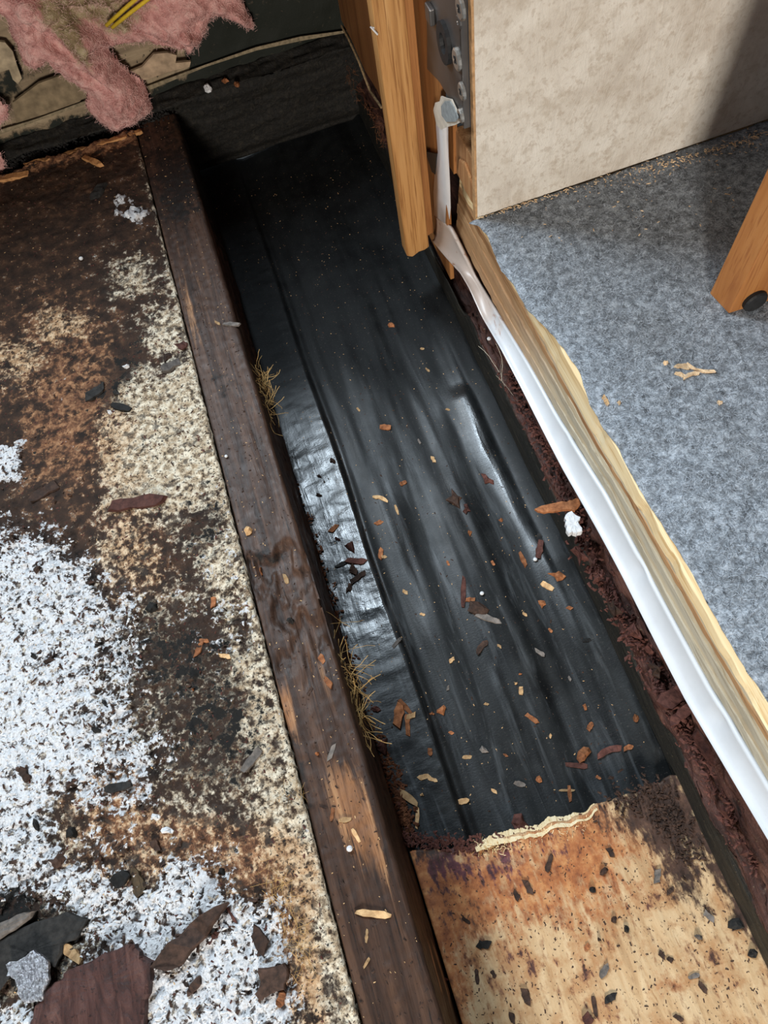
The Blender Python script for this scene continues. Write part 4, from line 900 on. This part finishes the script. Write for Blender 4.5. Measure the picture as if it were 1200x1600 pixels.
# on the joist
JC = [(585, 1428, 56, 13, 6, t_, 'broad tan splinter lying across the lower joist'), (518, 1176, 26, 7, -70, gy, 'grey twig on the middle of the lower joist'), (496, 1178, 9, 9, 0, r_, 'tiny rust crumb left of the grey twig on the joist'), (519, 1273, 20, 6, -80, r_, 'upright rust splinter on the lower joist'), (539, 1281, 20, 8, -8, t_, 'tan splinter right of the upright rust one on the joist'),
 (556, 1305, 24, 6, 60, t_, 'slanting tan splinter below the other two on the joist'), (573, 1462, 22, 5, 95, t_, 'upper tan thread below the broad splinter on the joist'), (573, 1504, 18, 5, -60, t_, 'lower tan thread near the foot of the joist'), (388, 829, 16, 19, -20, t_, 'tan lump on the upper joist at the rot break'),
 (408, 893, 18, 7, 80, r_, 'rust splinter below the tan lump on the joist'), (447, 905, 16, 7, 70, t_, 'tan splinter in the rot break of the joist'), (455, 970, 15, 12, 30, bk, 'black crumb on the middle of the joist'), (362, 507, 24, 6, 3, gy, 'grey brown stick poking over the edge of the upper joist'), (340, 505, 10, 4, 30, t_, 'yellow fleck on the upper joist'),
 (503, 1030, 14, 9, 60, r_, 'orange flake at the right edge of the joist'), (513, 1066, 18, 10, 50, r_, 'orange flake below another at the right edge of the joist'), (484, 1080, 14, 5, -60, d_, 'dark sliver on the middle joist near the orange flakes'), (508, 1261, 18, 4, 15, d_, 'dark thread above the rust splinter on the joist')]
for k, (x, y, L, wd, an, m, lab) in enumerate(JC):
    (chunk if 'lump' in lab or 'crumb' in lab else sliver)('wood_crumb' if 'crumb' in lab or 'lump' in lab else 'wood_splinter', 'j', x, y, L, wd, an, m, lab, 'wood chip', 'wood chips on the joist', seed=200 + k)
# on the foam panel
FC = [(155, 300, 26, 10, -55, bk, 'black sliver on the brown upper panel'), (268, 573, 32, 12, -25, gy, 'slate grey shard near the right edge of the panel'), (282, 540, 30, 18, -20, mr, 'maroon flake above the slate grey shard'), (262, 558, 24, 16, -30, d_, 'dark flake left of the slate grey shard'), (150, 614, 34, 16, -35, bk, 'black shard at the middle left of the panel'),
 (189, 637, 30, 10, 15, bk, 'black stick lying right of the black shard'), (181, 614, 16, 12, -20, bk, 'small black crumb above the black stick'), (215, 786, 84, 17, -8, mr, 'long brown strip of rotten skin across the middle of the panel'), (70, 770, 50, 12, -30, d_, 'brown splinter left of the long rotten strip'), (311, 1014, 28, 8, -65, r_, 'orange forked twig on the dark lower panel'),
 (319, 1001, 15, 6, 5, r_, 'short orange arm of the forked twig'), (334, 940, 18, 8, -85, r_, 'rust splinter above the orange forked twig'), (351, 1025, 18, 7, 10, t_, 'tan chip right of the orange forked twig'), (302, 1077, 8, 7, 0, r_, 'lone rust crumb below the orange forked twig'), (240, 952, 30, 22, 30, bk, 'black crumbly lump in the middle of the dark panel'),
 (303, 1462, 132, 34, -46, d_, 'long dark rotten stick slanting over the white foam'), (406, 1467, 38, 20, 60, d_, 'dark chip on white foam right of the long stick'), (215, 1378, 44, 20, 70, mat_rot('olive_brown_chip', [(.03, .02, .012), (.08, .055, .03), (.13, .09, .05)]), 'olive brown chip at the top edge of the white foam'), (189, 1373, 32, 20, -35, bk, 'black chip left of the olive brown chip'),
 (115, 1302, 40, 30, 60, bk, 'large black lump on the white foam at left'), (88, 1347, 34, 34, 20, d_, 'dark lump below the large black lump'), (186, 1230, 42, 14, -12, bk, 'black stick on the orange stain beside the white foam'), (394, 1188, 44, 12, -52, gy, 'grey brown stick near the right edge of the lower panel'), (248, 1437, 34, 24, -10, d_, 'brown flake on white foam left of the long stick'),
 (245, 1322, 16, 12, 60, d_, 'small dark chip on the orange stain'), (346, 1361, 16, 16, 10, bk, 'black crumb at the top right of the white foam'), (305, 1540, 32, 13, -50, d_, 'dark splinter on white foam below the long stick'), (55, 1290, 26, 14, 80, bk, 'black flake at the far left of white foam'), (116, 1490, 38, 16, 40, t_, 'tan chip on the corner of the maroon board'),
 (333, 1465, 24, 8, -50, mr, 'maroon sliver in white foam right of the long stick'), (362, 1430, 28, 5, 60, mr, 'thin maroon thread at the top right of white foam'), (350, 1545, 22, 12, 80, d_, 'dark flake near the bottom middle of white foam'), (440, 1560, 24, 12, -70, r_, 'rust chip under the square dark chip at bottom'), (52, 1025, 18, 12, 60, bk, 'black flake on pale foam at left'),
 (35, 990, 18, 14, 20, bk, 'black crumb above the black flake at left'), (60, 890, 20, 12, -30, d_, 'dark flake near the top of the white foam'), (80, 1030, 26, 14, -20, d_, 'dark crumb on pinkish white foam'), (40, 1210, 22, 12, 60, d_, 'dark sliver low on pinkish white foam'), (150, 1140, 24, 14, 30, bk, 'black crumb between white foam and the brown stain'), (165, 1100, 18, 12, 50, bk, 'smaller black crumb above another beside the brown stain')]
for k, (x, y, L, wd, an, m, lab) in enumerate(FC):
    if 'lump' in lab or 'crumb' in lab or 'flake' in lab: chunk('rotten_wood_lump', 'f', x, y, L, wd, an, m, lab, 'wood chip', group='wood chips on the rotted panel', h=.0035 if 'lump' in lab else .002, seed=300 + k, rough=.7)
    else: sliver('wood_chip' if L < 100 else 'rotten_stick', 'f', x, y, L, wd, an, m, lab, group='wood chips on the rotted panel', seed=300 + k, thick=.007 if L > 100 else (.003 if wd > 10 else None), tip=.5 if L > 100 else 0)
MB = mat_rot('maroon_board', [(.025, .012, .011), (.07, .03, .025), (.13, .065, .052)], .6)
slab('broken_board', 'f', [(112, 1515), (150, 1500), (205, 1474), (216, 1474), (224, 1492), (243, 1502), (241, 1530), (232, 1560), (226, 1625), (48, 1625), (62, 1570), (78, 1545), (100, 1530)], .006, MB, 'flat maroon brown broken board in the bottom left corner', 'board', 1)
slab('foil_scrap', .006, [(12, 1507), (35, 1498), (55, 1484), (64, 1490), (78, 1502), (79, 1530), (70, 1548), (68, 1564), (42, 1566), (30, 1552), (26, 1530), (14, 1524)], .0022, M_FOIL, 'crinkled silver foil scrap in the bottom left corner', 'foil', 2)
slab('broken_board', 'f', [(-40, 1462), (0, 1448), (36, 1428), (60, 1423), (52, 1436), (20, 1458), (-5, 1474), (-40, 1488)], .007, C_GREY, 'narrow grey brown stick at the left edge above the foil', 'board', 3)
slab('broken_board', 'f', [(-60, 1478), (10, 1466), (60, 1440), (108, 1424), (140, 1436), (128, 1462), (104, 1476), (92, 1510), (60, 1484), (24, 1490), (4, 1530), (-60, 1640)], .0045, C_BLACK, 'black rotten slab lying under the foil scrap at left', 'board', 4)
slab('square_chip', 'f', [(405, 1512), (446, 1504), (453, 1520), (448, 1545), (425, 1552), (412, 1562), (400, 1552), (410, 1532)], .004, C_DARK, 'square dark chip with split grain on white foam at bottom', 'wood chip', 5)
o = slab('white_foam_scrap', .002 - .02, [(883, 808), (892, 802), (906, 812), (903, 822), (909, 834), (900, 840), (893, 834), (888, 838), (882, 822)], .005, C_WHITE, 'white foam scrap caught on the rim beside the white trim', 'foam scrap', 6)
slab('wood_shard', -.03, [(835, 797), (862, 788), (888, 786), (900, 780), (906, 790), (898, 800), (872, 800), (850, 803)], .0022, C_RUST, 'pointed reddish wood shard sticking out from the rim', 'wood shard', 7)
for k, (x, y, sx, sy, lab) in enumerate([(200, 336, 12, 12, 'leftmost of three white foam crumbs on the dark upper panel'), (209, 328, 20, 16, 'largest of three white foam crumbs on the dark upper panel'), (214, 338, 14, 10, 'lowest of three white foam crumbs on the dark upper panel'), (245, 1276, 18, 14, 'white foam crumb beside the orange stain, upper of two'), (262, 1298, 24, 14, 'white foam crumb beside the orange stain, lower of two'), (172, 645, 10, 8, 'white foam crumb under the black stick on the panel'), (198, 574, 14, 8, 'pale foam crumb left of the slate grey shard')]):
    chunk('foam_crumb', 'f', x, y, sx, sy, 0, C_WHITE, lab, 'foam crumb', 'white foam crumbs on the rotted panel', h=.003, seed=400 + k)
chunk('foam_crumb', .0025, 325, 139, 16, 14, 0, C_WHITE, 'white foam crumb lying on the black sill beam', 'foam crumb', h=.004, seed=420)
chunk('rust_crumb', .0025, 352, 127, 13, 9, 0, C_RUST, 'rust crumb right of the white crumb on the sill beam', 'wood chip', h=.003, seed=421)
chunk('rust_crumb', .0025, 370, 133, 14, 12, 0, C_RUST, 'orange crumb furthest right on the sill beam', 'wood chip', h=.003, seed=422)
def bead(s, x, y, d, lab):
    c = ground(x, y, s); r = d / 2 * .00042; import bmesh
    b = bmesh.new(); bmesh.ops.create_icosphere(b, subdivisions=2, radius=r); me = bpy.data.meshes.new('foam_bead'); b.to_mesh(me); b.free(); me.materials.append(C_WHITE)
    o = bpy.data.objects.new('foam_bead', me); link(o); o.location = (c[0], c[1], c[2] + r * .9); o.scale = (1, .9, .85); tag(o, lab, 'foam bead', 'loose white foam beads')
bead('f', 128, 406, 9, 'single white foam bead on the brown upper panel'); bead('m', 836, 875, 8, 'white bead right of the orange stick on the membrane'); bead('m', 753, 928, 8, 'white bead beside the long upright brown stick'); bead(-.03, 764, 531, 8, 'white bead high on the rim beside the trim'); bead('j', 547, 1326, 9, 'white bead on the lower joist'); bead('j', 354, 714, 6, 'white bead on the left edge of the upper joist'); bead('f', 47, 1596, 12, 'white bead in the bottom left corner below the foil')
# orange splinters on the far edge of the panel
for k, (x, y, L, wd, an, lab) in enumerate([(20, 278, 52, 7, -12, 'orange splinter at the far left of the panel back edge'), (60, 255, 40, 5, -17, 'orange splinter second from left on the panel back edge'), (120, 238, 36, 5, -16, 'orange splinter in the middle of the panel back edge'), (175, 222, 50, 6, -17, 'orange splinter at the right of the panel back edge'), (145, 253, 30, 7, 25, 'orange splinter slanting below the panel back edge'), (212, 210, 22, 5, -20, 'orange splinter at the far corner beside the joist')]):
    sliver('orange_splinter', 'f', x, y, L, wd, an, m_chip('orange_wood', (.22, .09, .03), (.52, .27, .11)) if k == 0 else bpy.data.materials['orange_wood'], lab, 'splinter', 'orange splinters on the panel back edge', seed=500 + k, thick=.003)
# shavings on the carpet
for k, (x, y, L, wd, an, cv, lab) in enumerate([(1094, 575, 46, 5, 14, -.12, 'longest pale shaving on the carpet, arched to the right'), (1066, 574, 24, 7, 8, .1, 'pale shaving at the upper left of the carpet cluster'), (1080, 588, 26, 6, -18, .15, 'pale shaving lowest in the carpet cluster'), (1062, 586, 16, 5, 20, .1, 'pale shaving at the lower left of the carpet cluster'), (1041, 567, 11, 11, 0, 0, 'pale crumb left of the shaving cluster on the carpet'), (967, 629, 9, 9, 0, 0, 'tan crumb near the deck edge on the carpet'), (1125, 629, 11, 9, 20, 0, 'orange crumb right of the shaving cluster on the carpet'), (946, 626, 16, 6, 60, 0, 'brownish smear of dust near the deck edge on the carpet')]):
    if L > 15: sliver('wood_shaving', 'c', x, y, L, wd, an, C_SHAVE if k < 7 else C_TAN, lab, 'wood shaving', 'shavings on the carpet', seed=600 + k, curve=cv, thick=.0012)
    else: chunk('wood_crumb', 'c', x, y, L, wd, an, C_SHAVE, lab, 'wood chip', 'shavings on the carpet', h=.0016, seed=600 + k)
# rotten chunks on the rim
for k, (x, y, L, wd, an, z, lab) in enumerate([(868, 690, 40, 18, 60, -.026, 'topmost rotten chunk on the rim above the pointed shard'), (905, 868, 44, 24, 60, -.03, 'rotten chunk on the rim just below the white scrap'), (934, 905, 44, 26, 60, -.03, 'second rotten chunk on the rim below the white scrap'), (958, 950, 46, 22, 60, -.03, 'rotten chunk on the rim left of the dented trim'), (988, 990, 48, 28, 65, -.03, 'blocky rotten chunk at the middle of the rim'), (1012, 1012, 30, 16, 80, -.024, 'rust faced chunk tight under the trim'),
   (1024, 1048, 40, 22, 40, -.032, 'rotten chunk above the gap in the rim'), (1052, 1090, 50, 30, -30, -.03, 'curled rotten slab on the lower rim'), (1062, 1118, 40, 16, -40, -.028, 'peeling rotten flake below the curled slab'), (1098, 1170, 60, 14, 60, -.026, 'long fibrous strip hanging on the lower rim'), (1130, 1270, 44, 20, 55, -.03, 'rotten chunk on the rim near the right edge'), (1165, 1330, 40, 22, 60, -.028, 'lowest rotten chunk on the rim at the right edge')]):
    p = P(x, y, z)
    if 'strip' in lab or 'flake' in lab or 'slab' in lab: sliver('rotten_shred', z, x, y, L, wd, an, C_MAROON, lab, 'rotten wood', 'rotten chunks on the rim', seed=700 + k, thick=.004, lift=.003)
    else: chunk('rotten_chunk', z, x, y, L, wd, an, C_MAROON if k % 3 else C_DARK, lab, 'rotten wood', 'rotten chunks on the rim', h=.006, seed=700 + k, rough=.8)

# ------------------------------------------------------------------ crumbs too many to count
def crumbs(name, pts, smin, smax, m, label, cat, flat=.4, elong=2.0, parent=None):
    n = len(pts); a = RNG.uniform(0, 2 * np.pi, n); s = smin * (smax / smin) ** RNG.random(n); e = RNG.uniform(1, elong, n)
    ca, sa = np.cos(a), np.sin(a); V = np.zeros((n, 6, 3))
    base = [(-1, -.5, 0), (.9, -.7, .1), (1.1, .6, 0), (-.8, .7, .15), (.1, .1, 1), (0, 0, -.3)]
    for k, (bx_, by_, bz_) in enumerate(base):
        jx, jy, jz = (RNG.uniform(.6, 1.3, n) for _ in range(3))
        lx, ly = bx_ * s * e * jx, by_ * s * jy
        V[:, k, 0] = pts[:, 0] + lx * ca - ly * sa; V[:, k, 1] = pts[:, 1] + lx * sa + ly * ca; V[:, k, 2] = pts[:, 2] + bz_ * s * flat * 2 * jz
    b = np.arange(n)[:, None] * 6
    Fc = np.concatenate([b + np.array([[f]]) .reshape(1, 3) for f in [(0, 1, 4), (1, 2, 4), (2, 3, 4), (3, 0, 4), (1, 0, 5), (2, 1, 5), (3, 2, 5), (0, 3, 5)]])
    o = mesh(name, V.reshape(-1, 3), Fc, m, parent); o['kind'] = 'stuff'
    if not parent: tag(o, label, cat)
    return o
def pick(n, x0, x1, y0, y1, f, prob=None):
    x, y = RNG.uniform(x0, x1, n * 4), RNG.uniform(y0, y1, n * 4)
    if prob is not None:
        k = RNG.random(n * 4) < prob(x, y); x, y = x[k], y[k]
    x, y = x[:n], y[:n]; return np.stack([x, y, f(x, y)], -1)
wprob = lambda x, y: ss(.42, .62, foam_masks(x, y)[0] + (fbm(x * 260, y * 260, 4, 3) - .5) * 1.0)
crumbs('foam_crumbs', pick(5600, -.40, -.092, -.15, .40, foam_z, wprob), .0005, .0014, C_WHITE, 'loose white foam crumbs covering the lower left of the panel', 'foam crumbs', .6, 1.5)
crumbs('dark_flecks', pick(2000, -.40, -.092, -.15, .42, lambda x, y: foam_z(x, y) + .0009, lambda x, y: .15 + .85 * ss(.2, .5, foam_masks(x, y)[0])), .0004, .0015, C_DARK, 'dark rotten flecks strewn over the white foam', 'debris', .35, 1.9)
crumbs('brown_flecks', pick(2500, -.33, -.092, -.1, .69, foam_z), .0003, .0010, C_MAROON, 'brown rotten flecks strewn over the whole panel', 'debris', .35, 1.8)
crumbs('pale_specks', pick(900, -.33, -.092, -.1, .69, foam_z), .0002, .0005, C_TAN, 'pale specks strewn over the brown panel', 'debris', .4, 2)
crumbs('joist_specks', pick(900, -.088, -.05, -.1, .70, joist_z), .0002, .0008, C_DARK, 'dark specks strewn along the joist', 'debris', .4, 1.9)
crumbs('joist_rust_specks', pick(260, -.088, -.05, -.1, .70, joist_z), .0002, .0005, C_TAN, 'tan specks strewn along the joist', 'debris', .4, 1.9)
crumbs('membrane_specks', pick(700, -.045, .13, .02, .70, mem_z), .00015, .00045, C_TAN, 'fine tan specks strewn over the black membrane', 'debris', .4, 1.9)
crumbs('membrane_dark_specks', pick(600, -.045, .13, .02, .70, mem_z), .0002, .0008, C_DARK, 'dark specks strewn over the black membrane', 'debris', .4, 1.9)
crumbs('plywood_specks', pick(850, -.044, .13, -.12, .008, ply_z), .0002, .0007, C_DARK, 'dark specks strewn over the bare plywood', 'debris', .4, 1.9)
def along(n, path, spread, z):
    W3 = np.array([P(x, y, z) for x, y in path]); u = RNG.uniform(0, len(W3) - 1.001, n); i = u.astype(int); f = (u - i)[:, None]
    p = W3[i] * (1 - f) + W3[i + 1] * f; p[:, :2] += RNG.normal(0, spread, (n, 2)); return p
crumbs('joist_foot_rot', along(1100, [(445, 745), (480, 830), (510, 930), (540, 1030), (570, 1110), (600, 1180), (622, 1250), (640, 1305)], .0035, -.087), .0005, .0017, mat_rot('rust_crumble', [(.05, .018, .009), (.14, .05, .022), (.26, .11, .05)]), 'rust red crumbled rot along the foot of the joist', 'rot debris', .5, 1.7)
crumbs('break_edge_rot', along(900, [(630, 1310), (680, 1318), (740, 1322), (800, 1312), (860, 1300), (920, 1285), (980, 1255), (1035, 1235)], .0025, -.081), .0004, .0015, C_MAROON, 'dark red crumbs along the broken plywood edge', 'rot debris', .5, 1.7)
crumbs('rim_crumbs', along(900, [(790, 580), (850, 690), (890, 790), (930, 890), (980, 985), (1040, 1080), (1090, 1180), (1180, 1350)], .004, -.034), .0006, .002, C_MAROON, 'red brown crumbs heaped on the rotten rim', 'rot debris', .6, 1.7)
crumbs('corner_rot', along(400, [(960, 1255), (1020, 1235), (1050, 1280), (1080, 1340)], .006, -.0785), .0004, .0015, C_DARK, 'dark fibrous rot heaped in the corner of plywood and rim', 'rot debris', .5, 1.7)
crumbs('back_edge_rot', along(1600, [(0, 262), (60, 232), (130, 205), (200, 188), (250, 178)], .006, -.004), .0005, .0018, C_BLACK, 'black crumbled rot in the gap behind the panel', 'rot debris', .6, 1.7)
sd_ = np.vstack([along(260, [(745, 340), (870, 303), (1000, 265), (1100, 238), (1200, 208)], .0016, .0645), along(120, [(960, 290), (1040, 258), (1150, 225), (1200, 212)], .006, .0643), along(60, [(800, 350), (980, 330), (1150, 260)], .018, .0643)])
sd_[:, 1] = np.minimum(sd_[:, 1], .3845)
crumbs('sawdust', sd_, .00025, .0007, C_SHAVE, 'pale sawdust along the foot of the wallpapered wall', 'sawdust', .4, 3)

# straw-like fibres tangled at the joist side
def tangle(name, path, z, n, label, spread=.004, L=.02, rad=.00014, m=M_ROOT):
    V = []; Fc = []
    for k in range(n):
        u = random.random() * (len(path) - 1.001); i = int(u); f = u - i
        x = path[i][0] * (1 - f) + path[i + 1][0] * f; y = path[i][1] * (1 - f) + path[i + 1][1] * f
        p = Vector(P(x, y, z)) + Vector((random.gauss(0, spread * .4), random.gauss(0, spread), random.gauss(0, spread * .4)))
        d = Vector((random.gauss(0, .5), random.gauss(0, 1), random.gauss(0, .5))).normalized(); pts = [p]
        for s in range(5):
            d = (d + Vector((random.gauss(0, .22), random.gauss(0, .22), random.gauss(0, .18)))).normalized(); p = p + d * L / 5; pts.append(p)
        v, fc = tube(pts, rad, 3); o = len(V); V += v; Fc += [[q + o for q in g] for g in fc]
    o = mesh(name, V, Fc, m); tag(o, label, 'fibres', kind='stuff')
tangle('straw_fibres', [(406, 580), (415, 610), (423, 650)], -.022, 70, 'tuft of straw coloured fibres beside the upper joist', .004, .017, .0002)
tangle('straw_fibres', [(528, 1030), (549, 1070), (557, 1110), (560, 1140)], -.022, 110, 'larger tuft of straw coloured fibres beside the lower joist', .005, .02, .0002)
tangle('straw_fibres', [(500, 960), (512, 1000), (520, 1040)], -.03, 8, 'thin loose straw fibres above the larger tuft', .003, .03)
tangle('hair_fibres', [(420, 1370), (450, 1430), (480, 1500)], .002, 110, 'golden fibres on the stained lower panel edge', .008, .011, .00009)
tangle('hair_fibres', [(430, 1245), (470, 1240)], .001, 18, 'golden hairs lying over the panel edge higher up', .003, .010, .00008)
tangle('wisp_fibres', [(770, 600), (780, 560), (775, 640)], -.03, 4, 'fine pale hairs on the rim beside the trim', .003, .03, .00012, M_PALEFIB)
tangle('rot_fibres', [(545, 105), (560, 150), (590, 190), (600, 230)], -.01, 140, 'dry brown fibres along the far rim below the brown panel', .006, .006, .00010, C_RUST)
tangle('edge_splinters', [(745, 1326), (800, 1318), (860, 1304), (920, 1288)], -.081, 220, 'pale splinters along the broken plywood edge', .0016, .005, .0002, bpy.data.materials['torn_yellow_ply'])
